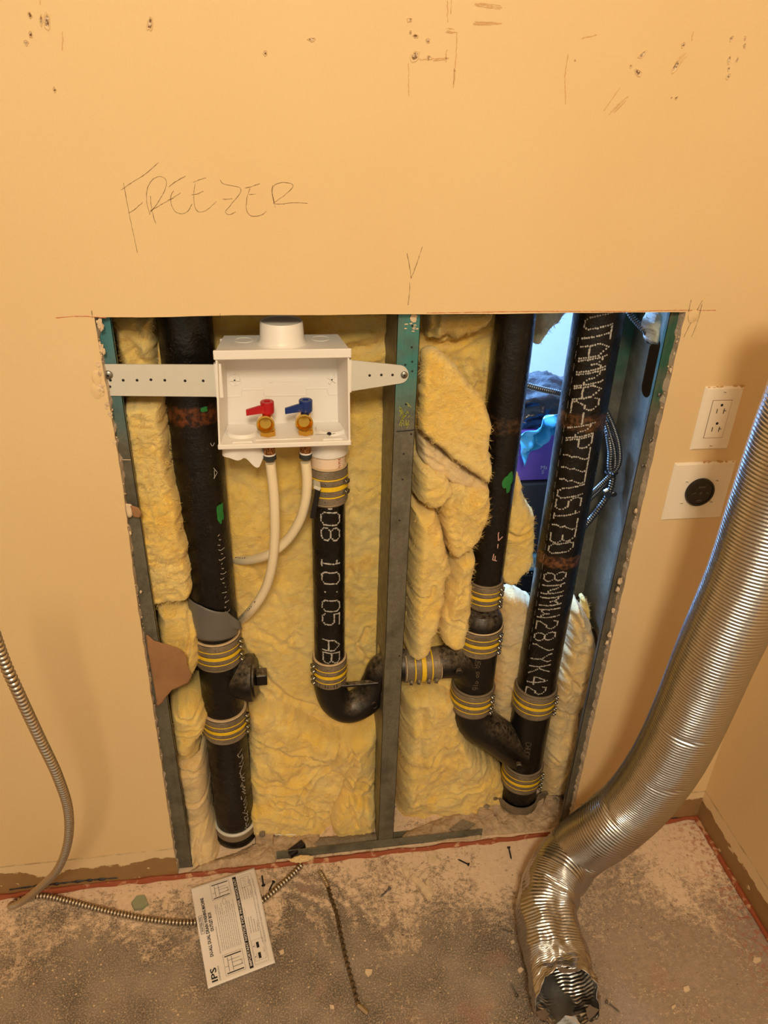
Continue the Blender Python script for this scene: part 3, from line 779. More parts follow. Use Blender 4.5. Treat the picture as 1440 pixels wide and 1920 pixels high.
g = G(); g.add(*lathe([(0, .048), (.012, .050), (.020, .047)], (xl, YL, .004), (0, 0, 1), 40), 0); g.add(*lathe([(0, .0465), (.022, .0465)], (xl, YL, .022), (0, 0, 1), 40), 1); g.add(*lathe([(0, .047), (.004, .0475), (.006, .045)], (xl, YL, .042), (0, 0, 1), 40), 2)
obj('floor_hub', g, [m_iron, m_rubber, m_white2], LS)
cyl_patch(LS, xl, YL, R3, .62, .95, at(415, 965, YL)[2], at(415, 925, YL)[2], m_green, 'green_paint_mark', 3)
cyl_patch(LS, xl, YL, R3, .35, .62, at(385, 757, YL)[2], at(385, 746, YL)[2], m_green, 'green_paint_mark', 5)
zz_ = lambda py: at(408, py, YL - .03)[2]
scrawl(LS, xl, YL, R3, [[(.62, zz_(828)), (.7, zz_(836)), (.8, zz_(830))], [(.66, zz_(875)), (.72, zz_(880)), (.8, zz_(885))], [(.62, zz_(895)), (.82, zz_(886))], [(.68, zz_(880)), (.66, zz_(895))]] + [[(.45 + random.random() * .3, zz_(q)), (.5 + random.random() * .3, zz_(q + 3)), (.6 + random.random() * .25, zz_(q + 1))] for q in range(1000, 1160, 9)], m_chalkwhite, .0010)
scrawl(LS, xl, YL, R3, [[(.5 + random.random() * .35, at(445, q, YL - .03)[2]), (.5 + random.random() * .35, at(445, q + 7, YL - .03)[2]), (.55 + random.random() * .3, at(445, q + 4, YL - .03)[2])] for q in range(1405, 1550, 6)], m_chalkwhite, .0011)

# grey plastic sheet wrapped round the stack
g = G(); nu, nv = 26, 14; V = []
for j in range(nv):
    for i in range(nu):
        u, v_ = i / (nu - 1), j / (nv - 1)
        ph = -1.25 + u * 2.35; zt_ = np.interp(u, [0, .35, .8, 1], [at(350, 1110, YL)[2], at(380, 1135, YL - .04)[2], at(432, 1148, YL - .04)[2], at(440, 1152, YL)[2]]); zb_ = np.interp(u, [0, .4, 1], [at(380, 1200, YL - .04)[2]] * 2 + [at(436, 1195, YL - .03)[2]])
        rr = R3 + .0035 + .0016 * math.sin(u * 7 + v_ * 3) + (.010 * max(0, u - .85) / .15 if v_ > .45 else 0)
        V.append((xl + math.sin(ph) * rr, YL - math.cos(ph) * rr, zb_ + (zt_ - zb_) * v_))
g.add(V, [(j * nu + i, j * nu + i + 1, (j + 1) * nu + i + 1, (j + 1) * nu + i) for j in range(nv - 1) for i in range(nu - 1)])
o = obj('plastic_sheet', g, m_gray); tag(o, 'grey plastic sheet scrap wrapped round the left black stack', 'plastic sheet')
md = o.modifiers.new('s', 'SOLIDIFY'); md.thickness = .0008

# --- washing machine standpipe with trap
YS = .075; xs_ = at(616, 1000, YS)[0]; R2 = .030
WS = thing('laundry_standpipe', (xs_, YS, at(650, 1350, YS)[2]), 'thin black standpipe printed 08 10:05 with banded couplings and U-shaped trap', 'drain pipe')
ztop = at(618, 880, YS - .03)[2]; zcp = at(617, 918, YS - .033)[2]; zcl = at(615, 1272, YS - .033)[2]
g = G(); g.add(*lathe([(0, .0302), (.002, .0302), (.06, .0302)], (xs_, YS, zcp), (0, 0, 1), 40), 0); g.add(*cyl((xs_, YS, zcp + .056), (0, 0, 1), .035, .03, 40, .002), 1); obj('white_pipe_stub', g, [m_pvc, m_white], WS)['label'] = 'white plastic stub speckled with black'
coupling(WS, (xs_, YS, zcp), (0, 0, 1), .0345, .068, 60, nscr=2)
pipe(WS, xs_, YS, R2, zcl, zcp, m_iron)
zt0 = at(618, 962, YS - .03)[2]
dot_text(WS, '08 10:05 AB', xs_, YS, R2, zt0, math.atan2(-xs_, 1.16) + .12, .025, .034, (zt0 - at(616, 1230, YS - .03)[2]) / 10.2, .0017, .12)
dot_text(WS, 'VASHNS', xs_, YS, R2, at(618, 952, YS - .03)[2], math.atan2(-xs_, 1.16) + .1, .003, .006, .0001, .0005, 0, 'printed_code')
coupling(WS, (xs_, YS, zcl), (0, 0, 1), .0345, .060, -62)
zb = at(650, 1330, YS - .02)[2]
YT = YS
arm_z = at(800, 1245, YT)[2]; xr_ = at(706, 1290, YT)[0]
P = [(xs_, YS, zcl - .02), (xs_, YS, zcl - .045), (xs_ + .012, YS, zb + .008), (xs_ + (xr_ - xs_) * .42, YS, zb - .014), (xr_ - .018, YS + .004, zb + .004), (xr_ + .004, YS + .008, zb + .045), (xr_ + .014, YT + .008, arm_z - .012), (xr_ + .04, YT + .004, arm_z), (xr_ + .07, YT, arm_z), (at(770, 1245, YT)[0], YT, arm_z)]
Q, s_ = smooth_path(P, .004); g = G(); g.add(*tube(Q, .033, 36))
rb_z = at(660, 1284, YS - .02)[2]; g.add(*box((xs_ + .01, YS - .024, rb_z - .003), (xr_, YS - .012, rb_z + .003), .001))
bp = at(702, 1323, YS - .028); g.add(*lathe([(0, .009), (.004, .009), (.0045, .006), (.003, .0055)], bp + (0, .003, 0), (.35, -1, .1), 20)); g.add(*lathe([(0, .031), (.006, .0345), (.014, .0345)], (xs_, YS, zcl - .032), (0, 0, 1), 36))
obj('p_trap', g, m_irondust, WS)
coupling(WS, (at(790, 1245, YT)[0], YT, arm_z), (1, 0, 0), .0345, .072, 70, nscr=4)

dot_text(WS, 'DWV', xs_, YS, .0302, zcp + .056, .62, .004, .005, .008, .0005, 0, 'red_print', m_redtext, ring=False)
# --- vent stack (middle)
YV = .098; xv = at(920, 1000, YV)[0]
VS = thing('vent_stack', (xv, YV, at(885, 1380, YV)[2]), 'thinner black pipe with chalked F-C and green dab right of the yellow flap', 'drain pipe')
c1, c2, c3 = (at(q[0], q[1], YV - .035)[2] for q in ((912, 1125), (899, 1208), (885, 1322)))
iv = iron('cast_iron_vent', [(at(940, 800, YV - .03)[2], .018, (84, 60, 38), .55)], .35)
pipe(VS, xv, YV, .0335, c1, 1.62, iv)
coupling(VS, (xv, YV, c1), (0, 0, 1), .037, .056, 62, rim=(m_rubber, m_rubber))
g = G(); g.add(*lathe([(0, .044), (.03, .045), (.043, .041), (.052, .034)], (xv, YV, c2 + .01), (0, 0, 1), 40)); obj('reducer', g, m_irondust, VS)
coupling(VS, (xv, YV, c2), (0, 0, 1), .0475, .060, 62)
g = G(); g.add(*lathe([(0, .043), (c2 - c3, .043)], (xv, YV, c3), (0, 0, 1), 44)); ztt = arm_z
Q, _ = smooth_path([(at(806, 1245, YT)[0], YT, ztt), (xv - .07, YT + .003, ztt), (xv - .035, YV - .01, ztt - .012), (xv - .01, YV - .004, ztt - .045)], .004); g.add(*tube(Q, np.linspace(.033, .038, len(Q)), 36))
g.add(*cyl(at(860, 1258, YV - .05), (-.1, -1, .1), .008, .01, 18, .001)); obj('sanitary_tee', g, m_irondust, VS)
coupling(VS, (xv, YV, c3), (0, 0, 1), .0475, .062, 62, rim=(m_rubber, m_rubber))
scrawl(VS, xv, YV, .0335, [[(.28, at(935, q0, YV - .03)[2]), (.28, at(935, q1, YV - .03)[2])] if False else [(a, at(935, q0, YV - .03)[2]), (b, at(935, q1, YV - .03)[2])] for (a, q0, b, q1) in ((-.05, 1047, .22, 1050), (-.05, 1047, -.02, 1036), (.08, 1049, .08, 1040), (.16, 1026, .16, 1018), (.10, 1000, .16, 1012), (.16, 1012, .42, 1006), (.10, 1000, .12, 996))], simple('pink_chalk', S(214, 170, 160), .8), .0018)
cyl_patch(VS, xv, YV, .0335, .05, .62, at(950, 905, YV)[2], at(955, 872, YV)[2], m_green, 'green_paint_mark', 9)
def emboss(parent, txt, x, y, r, z, phi, size, adv, down=True):
    return dot_text(parent, txt, x, y, r, z, phi, size * .6, size, adv, .0006, 0, 'cast_lettering', m_rubber, ring=False)
emboss(VS, 'USA 88 916', xv, YV, .043, at(897, 1235, YV - .04)[2], math.atan2(-xv, 1.15) + .1, .010, .0085)

# --- right stack
YR = .100; xrk = at(1020, 1200, YR)[0]
RS = thing('soil_stack', (xrk, YR, 0), 'thick black cast-iron stack with long white stencilled code, rightmost pipe beside the see-through gap', 'drain pipe')
r1, r2 = at(995, 1332, YR - .045)[2], at(975, 1474, YR - .045)[2]
ir = iron('cast_iron_right', [(at(1085, 795, YR - .04)[2], .018, (112, 74, 40), .7), (at(1050, 1057, YR - .04)[2], .015, (124, 80, 50), .85)], .8)
pipe(RS, xrk, YR, R3, r1, 1.62, ir)
phr = math.atan2(-xrk, 1.18)
dot_text(RS, 'UTAMNA2-NP777US1730', xrk, YR, R3, at(1120, 592, YR - .04)[2], phr + .05, .020, .046, (at(1120, 592, YR - .04)[2] - at(1050, 1040, YR - .04)[2]) / 19, .0017, -.32)
dot_text(RS, '8NMW28/YK42', xrk, YR, R3, at(1045, 1075, YR - .04)[2], phr + .0, .019, .042, (at(1045, 1075, YR - .04)[2] - at(1000, 1310, YR - .04)[2]) / 11, .0017, -.32)
dot_text(RS, '-' * 30, xrk, YR, R3, at(1090, 640, YR - .04)[2], phr - .68, .012, .02, .0225, .0005, 0, 'printed_code')
coupling(RS, (xrk, YR, r1), (0, 0, 1), .0475, .064, 70, rim=(m_rubber, m_rubber))
g = G(); g.add(*lathe([(0, .043), (r1 - r2, .043)], (xrk, YR, r2), (0, 0, 1), 44))
zj = at(985, 1402, YR)[2]
Q, _ = smooth_path([(xv, YV, c3), (xv, YV, c3 - .045), (xv + .018, YV - .004, c3 - .085), (xv + .055, YV - .005, c3 - .118), (xrk - .03, YR - .004, zj + .006), (xrk + .004, YR, zj - .018)], .004)
g.add(*tube(Q, .0425, 40)); g.add(*cyl(at(972, 1432, YR - .052), (-.2, -1, .1), .0075, .012, 18, .001)); obj('wye_fitting', g, m_irondust, RS)
emboss(RS, 'CHUCO 88', xrk, YR, .043, at(995, 1392, YR - .04)[2], phr + .1, .012, .0105)
coupling(RS, (xrk, YR, r2), (0, 0, 1), .0475, .062, 70, rim=(m_rubber, m_rubber))
pipe(RS, xrk, YR, R3, 0.0, r2, m_iron)
# riser clamp
RC = thing('riser_clamp', (xrk, YR, .03), 'grey metal riser clamp round the foot of the right black stack', 'pipe clamp')
g = G(); zc_ = max(.020, at(968, 1528, YR - .0475)[2]); ang = np.linspace(math.radians(20), math.radians(160), 18)
pts = [(xrk - .105, YR - .012), (xrk - .072, YR - .008), (xrk - .052, YR - .010)] + [(xrk - math.cos(a) * .0475, YR - math.sin(a) * .0475) for a in ang] + [(xrk + .052, YR - .012), (xrk + .072, YR - .006), (xrk + .125, YR - .004)]
Q, _ = smooth_path([(a, b, zc_) for a, b in pts], .003); T_ = np.gradient(Q, axis=0); nr = np.stack([-T_[:, 1], T_[:, 0], T_[:, 2] * 0], 1); nr /= np.linalg.norm(nr, axis=1)[:, None]
k = len(Q); V = np.vstack([Q + nr * .0016 + (0, 0, .013), Q - nr * .0016 + (0, 0, .013), Q - nr * .0016 - (0, 0, .013), Q + nr * .0016 - (0, 0, .013)])
F = []
for i in range(k - 1):
    for j in range(4): F.append((j * k + i, j * k + i + 1, ((j + 1) % 4) * k + i + 1, ((j + 1) % 4) * k + i))
F += [(0, k, 2 * k, 3 * k), (k - 1, 4 * k - 1, 3 * k - 1, 2 * k - 1)]
g.add(V, F); obj('clamp_band', g, m_clampmetal, RC)
for sx, wd in ((-.085, .0), (.085, .0)):
    g = G(); g.add(*cyl((xrk + sx, YR - .02, zc_), (0, -1, 0), .0085, .008, 6, .001)); g.add(*cyl((xrk + sx, YR + .02, zc_), (0, -1, 0), .0045, .055, 14)); obj('bolt', g, m_rubbleg, RC)

# ------------------------------------------------------------------ laundry outlet box
BX0, BX1, BZ0, BZ1, BY0, BY1 = at(410, 840, 0)[0], at(657, 838, 0)[0], 1.0195, 1.172, 0.0, .080
BX0t, BX1t = at(403, 655, 0)[0], at(655, 652, 0)[0]
BX = thing('laundry_outlet_box', ((BX0 + BX1) / 2, .04, BZ0), 'white plastic washing machine outlet box strapped between the left and middle studs', 'outlet box')
t = .0028; g = G()
def qbox(c8):   # general hexahedron, corners ordered bottom 4 then top 4
    return np.array(c8, float), [(3, 2, 1, 0), (4, 5, 6, 7), (0, 1, 5, 4), (1, 2, 6, 5), (2, 3, 7, 6), (3, 0, 4, 7)]
x0, x1, z0, z1 = BX0, BX1, BZ0, BZ1
x0t, x1t = BX0t, BX1t; ins = .010
# back panel, floor, roof, sides
g.add(*box((x0 + ins, BY1 - t, z0), (x1 - ins, BY1, z1 - .004), .0005))
g.add(*qbox([(x0, BY0, z0), (x1, BY0, z0), (x1 - ins, BY1, z0), (x0 + ins, BY1, z0), (x0, BY0, z0 + .004), (x1, BY0, z0 + .004), (x1 - ins, BY1, z0 + .006), (x0 + ins, BY1, z0 + .006)]))
g.add(*qbox([(x0t, BY0, z1 - .008), (x1t, BY0, z1 - .008), (x1t - ins, BY1, z1 - .004), (x0t + ins, BY1, z1 - .004), (x0t, BY0, z1 + .0006), (x1t, BY0, z1 + .0006), (x1t - ins, BY1, z1 + .0006), (x0t + ins, BY1, z1 + .0006)]))
g.add(*qbox([(x0, BY0, z0), (x0 + t, BY0, z0), (x0 + ins + t, BY1, z0), (x0 + ins, BY1, z0), (x0t, BY0, z1), (x0t + t, BY0, z1), (x0t + ins + t, BY1, z1), (x0t + ins, BY1, z1)]))
g.add(*qbox([(x1 - t, BY0, z0), (x1, BY0, z0), (x1 - ins, BY1, z0), (x1 - ins - t, BY1, z0), (x1t - t, BY0, z1), (x1t, BY0, z1), (x1t - ins, BY1, z1), (x1t - ins - t, BY1, z1)]))
obj('box_shell', g, m_white, BX, smooth=False)
g = G(); g.add(*box((x0t - .003, BY0 - .0035, z1 - .012), (x1t + .003, BY0 + .002, z1 + .002), .0012)); obj('top_rim', g, m_white, BX)
g = G(); g.add(*box((x0 - .001, BY0 - .003, z0 - .003), (x1 + .001, BY0 + .003, z0 + .005), .0012)); obj('bottom_rim', g, m_white, BX)
g = G(); hx, hy = at(528, 612, .042)[0], .042
g.add(*lathe([(0, .040), (.003, .036), (.008, .0335), (.032, .0322), (.034, .031), (.0335, .0298), (.0325, .029)], (hx, hy, z1 - .0005), (0, 0, 1), 48)); obj('vent_hub', g, m_white, BX)
g = G()
for q in ((457, 638), (601, 635)):
    p = fl(*q, z1 + .0005); 
    a = np.linspace(0, 2 * math.pi, 33); Q = np.stack([p[0] + .0135 * np.cos(a), p[1] + .0135 * np.sin(a), a * 0 + z1 + .0004], 1); g = G(); g.add(*tube(Q, .0008, 6)); obj('knockout_ring', g, m_white, BX)
# relief on the back panel
g = G(); yb_ = BY1 - t
def bk(u, v): return at(u, v, yb_)
for (u, v, r_, m0) in ((440, 712, 0.0, 1), (622, 711, .6, 1)):
    c = bk(u, v)
    for a in (r_, r_ + math.pi / 2): g.add(*box(c - (.0085, .0030, .0016), c + (.0085, .0005, .0016), .0004, rot=rotm((0, 1, 0), a)))
a = np.linspace(0, 2 * math.pi, 25); c = bk(440, 712); g.add(*tube(np.stack([c[0] + .010 * np.cos(a), a * 0 + yb_ - .0004, c[2] + .010 * np.sin(a)], 1), .0006, 6))
g.add(*cyl(bk(507, 714), (0, -1, 0), .003, .002, 12, .0004)); g.add(*box(bk(523, 714) - (0, .0012, .002), bk(552, 710) + (0, .0004, .002)))
for pts in ([(424, 744), (453, 743), (453, 731), (493, 730), (496, 742), (574, 741), (574, 729), (614, 728), (616, 740), (640, 739)], [(424, 795), (520, 794), (640, 789)]):
    for a_, b_ in zip(pts[:-1], pts[1:]):
        A, B = bk(*a_), bk(*b_); g.add(*tube(np.array([A, B]), .0011, 5))
obj('panel_relief', g, m_white, BX)
g = G()
for (px, py, r_) in ((455, 815, .026), (620, 805, .026)):
    p = fl(px, py, z0 + .006); g.add(*lathe([(0, r_), (.004, r_ * .97), (.006, r_ * .9), (.0055, r_ * .84)], (p[0], .045, z0 + .004), (0, 0, 1), 40))
    g.add(*box((p[0] - .016, .004, z0 + .003), (p[0] + .016, .010, z0 + .0065), .001))
p = fl(535, 812, z0 + .006); g.add(*box((p[0] - .048, .012, z0 + .003), (p[0] + .040, .055, z0 + .0055), .001))
obj('drain_knockouts', g, m_white, BX)
g = G(); p = fl(617, 815, z0 + .009); g.add(*lump(p + (.0, 0, .002), (.0035, .003, .0028), 4, .3)); g.add(*stroke([p + (-.022, 0, .0016), p + (-.012, -.002, .0016), p + (0, -.001, .0016), p + (.010, .001, .0016)], .0014, (0, 0, 1), 0)); obj('dirt', g, m_ink, BX)
# torn knockout skirt under the box
g = G(); nu, nv = 30, 8; V = []; pc = at(455, 845, .045)
for j in range(nv):
    for i in range(nu):
        u, v_ = i / (nu - 1), j / (nv - 1); a = math.pi * (1.05 + .95 * u)
        rr = .031 + .006 * v_ * math.sin(u * 9)
        dep = np.interp(u, [0, .2, .5, .75, 1], [.022, .030, .032, .048, .020]) * (1 + .08 * math.sin(u * 20))
        V.append((pc[0] + rr * math.cos(a), .045 + rr * math.sin(a) * .9, z0 + .001 - dep * v_))
g.add(V, [(j * nu + i, j * nu + i + 1, (j + 1) * nu + i + 1, (j + 1) * nu + i) for j in range(nv - 1) for i in range(nu - 1)])
g.add(*lathe([(0, .030), (.012, .029)], (pc[0], .045, z0 - .011), (0, 0, 1), 32)); obj('knockout_skirt', g, m_white, BX)
# mounting arms
def plate(name, poly_px, holes, Y, m, label):
    P = np.array([at(*p, Y) for p in poly_px]); g = G(); g.add(*prism(P, (0, 1, 0), .0022), 0)
    for h_ in holes: g.add(*cyl(at(*h_, Y) + (0, .0004, 0), (0, -1, 0), .0021, .0006, 12), 1)
    o = obj(name, g, [m, m_ink], BX, smooth=False); o['label'] = label; return o
YA = TH - .0042
a1 = plate('mounting_arm', [(190, 683), (403, 684), (411, 686), (411, 742), (408, 744), (203, 742)], [(231, 713), (257, 713), (283, 712), (309, 713), (347, 714), (381, 714), (206, 725), (207, 713)], YA, m_white2, 'long straight frosted arm')
pan_screw(a1, at(203, 703, YA - .0002), .0068)
tip = [(749 + 17 * math.cos(a), 702 + 17 * math.sin(a)) for a in np.linspace(-1.45, 1.45, 12)]
a2 = plate('mounting_arm', [(655, 675)] + tip + [(655, 734)], [(693, 704), (715, 703), (736, 703)], YA, m_white2, 'short tapered frosted arm')
pan_screw(a2, at(758, 703, YA - .0002), .0058)
for (u0, v0, u1, v1) in ((408, 682, 412, 746), (653, 673, 657, 736)):
    g = G(); g.add(*box(at(u0, v1, YA) - (.002, .002, 0), at(u1, v0, YA) + (.002, .010, 0), .001)); obj('arm_bracket', g, m_white, BX)
# valves
def valve(px, py, mh, label, s=1.0):
    c = at(px, py, .018)                        # centre of the outlet mouth
    V_ = tag(obj('shutoff_valve', G().add(*lathe([(0, .0085), (.018, .0085), (.020, .0098), (.022, .0132), (.036, .0140), (.038, .0140), (.0385, .0115), (.034, .0098), (.030, .0088), (.029, .002)], c + (0, .030, .0), (0.0, -1, .10), 36)), m_brass, BX))
    V_['label'] = label
    g = G(); zb_ = BZ0 + .006; xc, yc = c[0] + .003, c[1] + .014
    g.add(*lathe([(0, .0135), (.0075, .0135)], (xc, yc, zb_), (0, 0, 1), 6)); g.add(*lathe([(.0075, .0105), (.012, .0105), (.013, .0085), (.040, .0085), (.046, .007)], (xc, yc, zb_), (0, 0, 1), 28)); obj('valve_body', g, m_brass, V_, sharp=25)
    g = G(); zh = at(px + 2, py - 20, c[1] + .014)[2]
    g.add(*lathe([(0, .0075), (.004, .0105), (.021, .0108), (.022, .010), (.022, .005), (.019, .0045)], (xc + .001, yc, zh), (0, 0, 1), 28))
    g.add(*prism([(xc, yc - .009, zh + .006), (xc, yc - .009, zh + .018), (xc - .012, yc - .011, zh + .018), (xc - .032, yc - .0125, zh + .0125), (xc - .032, yc - .0125, zh + .0035)], (0, 1, 0), .0045)); obj('lever_handle', g, mh, V_)
    return xc, yc, zb_
v1 = valve(498, 797, m_red, 'brass valve with red lever'); v2 = valve(570, 794, m_blue, 'brass valve with blue lever')
def pex(path, m_, label, prt=(.6, .92)):
    T_ = thing('water_supply_tube', path[-1], label, 'water tube', 'tubes below the outlet box valves')
    g = G(); Q, _ = smooth_path(path[1:], .004); g.add(*tube(Q, .0085, 24)); obj('tube', g, m_pex, T_)
    g = G(); lo_, hi_ = prt
    for i in range(int(lo_ * len(Q)), int(hi_ * len(Q)) - 2, 2):
        if random.random() < .25: continue
        q_ = Q[i:i + 2]; tc = CAM_P - q_[0]; tc /= np.linalg.norm(tc); tg_ = (q_[1] - q_[0]) / np.linalg.norm(q_[1] - q_[0]); tc -= tg_ * (tc @ tg_); tc /= np.linalg.norm(tc); sv = np.cross(tg_, tc); nrm_ = tc * math.cos(.55) + sv * math.sin(.55) * (1 if sv[2] + sv[0] * -.5 > 0 else -1)
        g.add(*stroke(q_ + nrm_ * .00865, .0022 * random.uniform(.5, 1), nrm_, 0))
    obj('printed_marks', g, m_ink, T_, smooth=False)
    a, b = np.array(path[0]), np.array(path[1]); d_ = (b - a) / np.linalg.norm(b - a)
    g = G(); g.add(*lathe([(0, .0095), (.008, .0098), (.009, .0095), (.030, .0095)], a, d_, 28), 0); g.add(*cyl(a + d_ * .027, d_, .0100, .0025, 28), 1); obj('copper_sleeve', g, [m_copper, m_white], T_)['label'] = 'copper press sleeve'
    g = G(); g.add(*cyl(a + d_ * .0295, d_, .0106, .0085, 28, .0008)); obj('crimp_ring', g, m_darkring, T_)
    return T_
yv = v1[1]
p1 = [(v1[0], yv, BZ0), at(507, 868, yv), at(513, 920, yv), at(515, 960, yv), at(515, 1010, yv + .004), at(510, 1060, yv + .01), at(497, 1105, yv + .022), at(473, 1142, yv + .04), at(447, 1168, .135), at(430, 1182, .168)]
p2 = [(v2[0], yv, BZ0), at(573, 866, yv), at(576, 900, yv), at(573, 940, yv + .004), at(560, 980, yv + .014), at(536, 1015, yv + .026), at(503, 1040, yv + .035), at(465, 1050, .105), at(436, 1049, .142), at(405, 1044, .166)]
pex(p1, m_pex, 'ivory supply tube from the red valve, hanging lower and passing in front')
pex(p2, m_pex, 'ivory supply tube from the blue valve, curving left behind the other tube', (.74, .86))
# small dark bracket clipped beside the upper coupling
g = G(); q = at(590, 940, .035); g.add(*box(q - (.004, .012, .028), q + (.005, .012, .032), .001, rot=rotm((0, 1, 0), .18)), 0); g.add(*box(q + (-.002, -.013, .028), q + (.010, .012, .034), .001, rot=rotm((0, 1, 0), .5)), 1)
tag(obj('pipe_clip', g, [m_black, m_white2]), 'small black clip with white end left of the upper standpipe coupling', 'clip')

# ------------------------------------------------------------------ glass wool
def inpoly(P, X, Z):
    ins_ = np.zeros(X.shape, bool); n = len(P)
    for i in range(n):
        x1_, z1_ = P[i]; x2_, z2_ = P[(i + 1) % n]
        c_ = ((z1_ > Z) != (z2_ > Z)) & (X < (x2_ - x1_) * (Z - z1_) / (z2_ - z1_ + 1e-12) + x1_); ins_ ^= c_
    return ins_
def segdist(P, X, Z, closed=True):
    best = np.full(X.shape, 1e9); bx_ = np.zeros(X.shape); bz_ = np.zeros(X.shape); n = len(P)
    for i in range(n if closed else n - 1):
        a = P[i]; b = P[(i + 1) % n]; d_ = b - a; L = d_ @ d_ + 1e-12
        t_ = np.clip(((X - a[0]) * d_[0] + (Z - a[1]) * d_[1]) / L, 0, 1); qx, qz = a[0] + t_ * d_[0], a[1] + t_ * d_[1]
        dd = np.hypot(X - qx, Z - qz); m_ = dd < best; best = np.where(m_, dd, best); bx_ = np.where(m_, qx, bx_); bz_ = np.where(m_, qz, bz_)
    return best, bx_, bz_
WOOL_N = 0
def batt(label, px, Yf, Yb, r=.02, a=.3, creases=(), big=.5, m=None, pitch=.0026, fib=1.0, name='insulation_batt', group=None, tilt=(0, 0), rag=.0022, clump=.030, shag=1.0):
    """a torn piece of glass wool: outline px seen at depth Yf, back at Yb"""
    global WOOL_N; WOOL_N += 1; seed = WOOL_N * 13
    T_ = Yb - Yf; P = np.array([at(u, v, Yf + T_ * .45)[[0, 2]] for u, v in px])
    n = len(P); D_ = []
    for i in range(n):
        k_ = max(2, int(np.linalg.norm(P[(i + 1) % n] - P[i]) / .004)); D_ += [P[i] + (P[(i + 1) % n] - P[i]) * t_ for t_ in np.linspace(0, 1, k_, endpoint=False)]
    D_ = np.array(D_)
    for _ in range(3): D_ = (np.roll(D_, 1, 0) + 2 * D_ + np.roll(D_, -1, 0)) / 4
    q3 = np.stack([D_[:, 0] * 90, D_[:, 1] * 90, D_[:, 0] * 0], 1); D_ = D_ + rag * np.stack([fbm(q3, seed, 4), fbm(q3 + 50, seed, 4)], 1)
    lo, hi = D_.min(0) - pitch, D_.max(0) + pitch
    gx = np.arange(lo[0], hi[0], pitch); gz = np.arange(lo[1], hi[1], pitch); X, Z = np.meshgrid(gx, gz, indexing='ij')
    I = inpoly(D_, X, Z); d, qx, qz = segdist(D_, X, Z)
    cell = I[:-1, :-1] & I[1:, :-1] & I[1:, 1:] & I[:-1, 1:]
    used = np.zeros(I.shape, bool); used[:-1, :-1] |= cell; used[1:, :-1] |= cell; used[1:, 1:] |= cell; used[:-1, 1:] |= cell
    full = np.zeros(I.shape, int); full[:-1, :-1] += cell; full[1:, :-1] += cell; full[1:, 1:] += cell; full[:-1, 1:] += cell
    bd = used & (full < 4)
    X2 = np.where(bd, qx, X); Z2 = np.where(bd, qz, Z); d = np.where(bd, 0, d)
    tt = np.clip(d / r, 0, 1); prof = a + (1 - a) * np.sqrt(np.clip(1 - (1 - tt) ** 2, 0, 1))
    N3 = lambda s_, o_=0: np.stack([X2 * s_ + o_, X2 * 0 + o_ * .3, Z2 * s_], -1)
    ndx, ndz = fbm(N3(18, 4), seed + 2, 2) * .012, fbm(N3(18, 7), seed + 3, 2) * .012
    W3 = lambda s_, o_=0: np.stack([(X2 + ndx) * s_ + o_, X2 * 0 + .5, (Z2 + ndz) * s_ * .8], -1)
    b1 = fbm(W3(1 / .07), seed + 4, 3); b2 = 1 - np.abs(fbm(W3(1 / clump, 3), seed + 5, 3)) * 1.5; b3 = 1 - 1.4 * np.abs(fbm(W3(1 / .011, 9), seed + 6, 3)); b4 = fbm(W3(1 / .0035, 9), seed + 7, 2)
    h = T_ * prof + (T_ * .16 * big * b1 + .0042 * big * (b2 - .6) + .0017 * shag * (b3 - .4) + .0009 * shag * b4) * np.clip(tt * 3, .25, 1)
    for cr in creases:
        pts, dep, wd = cr; C_ = np.array([at(u, v, Yf)[[0, 2]] for u, v in pts]); cd_, _, _ = segdist(C_, X2 + .003 * fbm(N3(60), seed + 8, 2), Z2 + .003 * fbm(N3(60, 5), seed + 9, 2), False)
        h = h - dep * np.exp(-(cd_ / wd)) + dep * .35 * np.exp(-((cd_ - wd * 2.4) / wd) ** 2)
    h = np.clip(h, .002, None) + tilt[0] * (X2 - X2.mean()) + tilt[1] * (Z2 - Z2.mean())
    Y = Yb - h; idx = -np.ones(I.shape, int); idx[used] = np.arange(used.sum())
    V = np.stack([X2[used], Y[used], Z2[used]], 1); ci, cj = np.nonzero(cell)
    F = np.stack([idx[ci, cj], idx[ci + 1, cj], idx[ci + 1, cj + 1], idx[ci, cj + 1]], 1)
    # skirt to the back
    ed = {}
    for f in F.tolist():
        for k_ in range(4):
            e = (f[k_], f[(k_ + 1) % 4]); 
            if (e[1], e[0]) in ed: del ed[(e[1], e[0])]
            else: ed[e] = 1
    bvs = sorted({v_ for e in ed for v_ in e}); mp = {v_: len(V) + i for i, v_ in enumerate(bvs)}
    Vb = V[bvs].copy(); Vb[:, 1] = Yb; cen = V.mean(0); Vb[:, 0] += (cen[0] - Vb[:, 0]) * .02; Vb[:, 2] += (cen[2] - Vb[:, 2]) * .02
    g = G(); g.add(np.vstack([V, Vb]), F.tolist() + [(e[1], e[0], mp[e[0]], mp[e[1]]) for e in ed])
    # loose fibres, mostly near the rim
    nf_ = int(len(V) * .42 * fib); w_ = np.exp(-d[used] / .006) * .5 + .8; ids = rng.choice(len(V), nf_, p=w_ / w_.sum())
    p = V[ids].copy(); p[:, 1] += .0006; k_ = len(ids); q3 = np.stack([p[:, 0] * 26, p[:, 0] * 0 + .3, p[:, 2] * 26], 1)
    an_ = 1.2 + 5.0 * fbm(q3, seed + 11, 3) + rng.normal(0, .45, k_); L = rng.uniform(.003, .009, k_) * (.8 + .25 * shag); el = np.abs(rng.normal(.12, .16, k_)) * (.6 + .4 * shag)
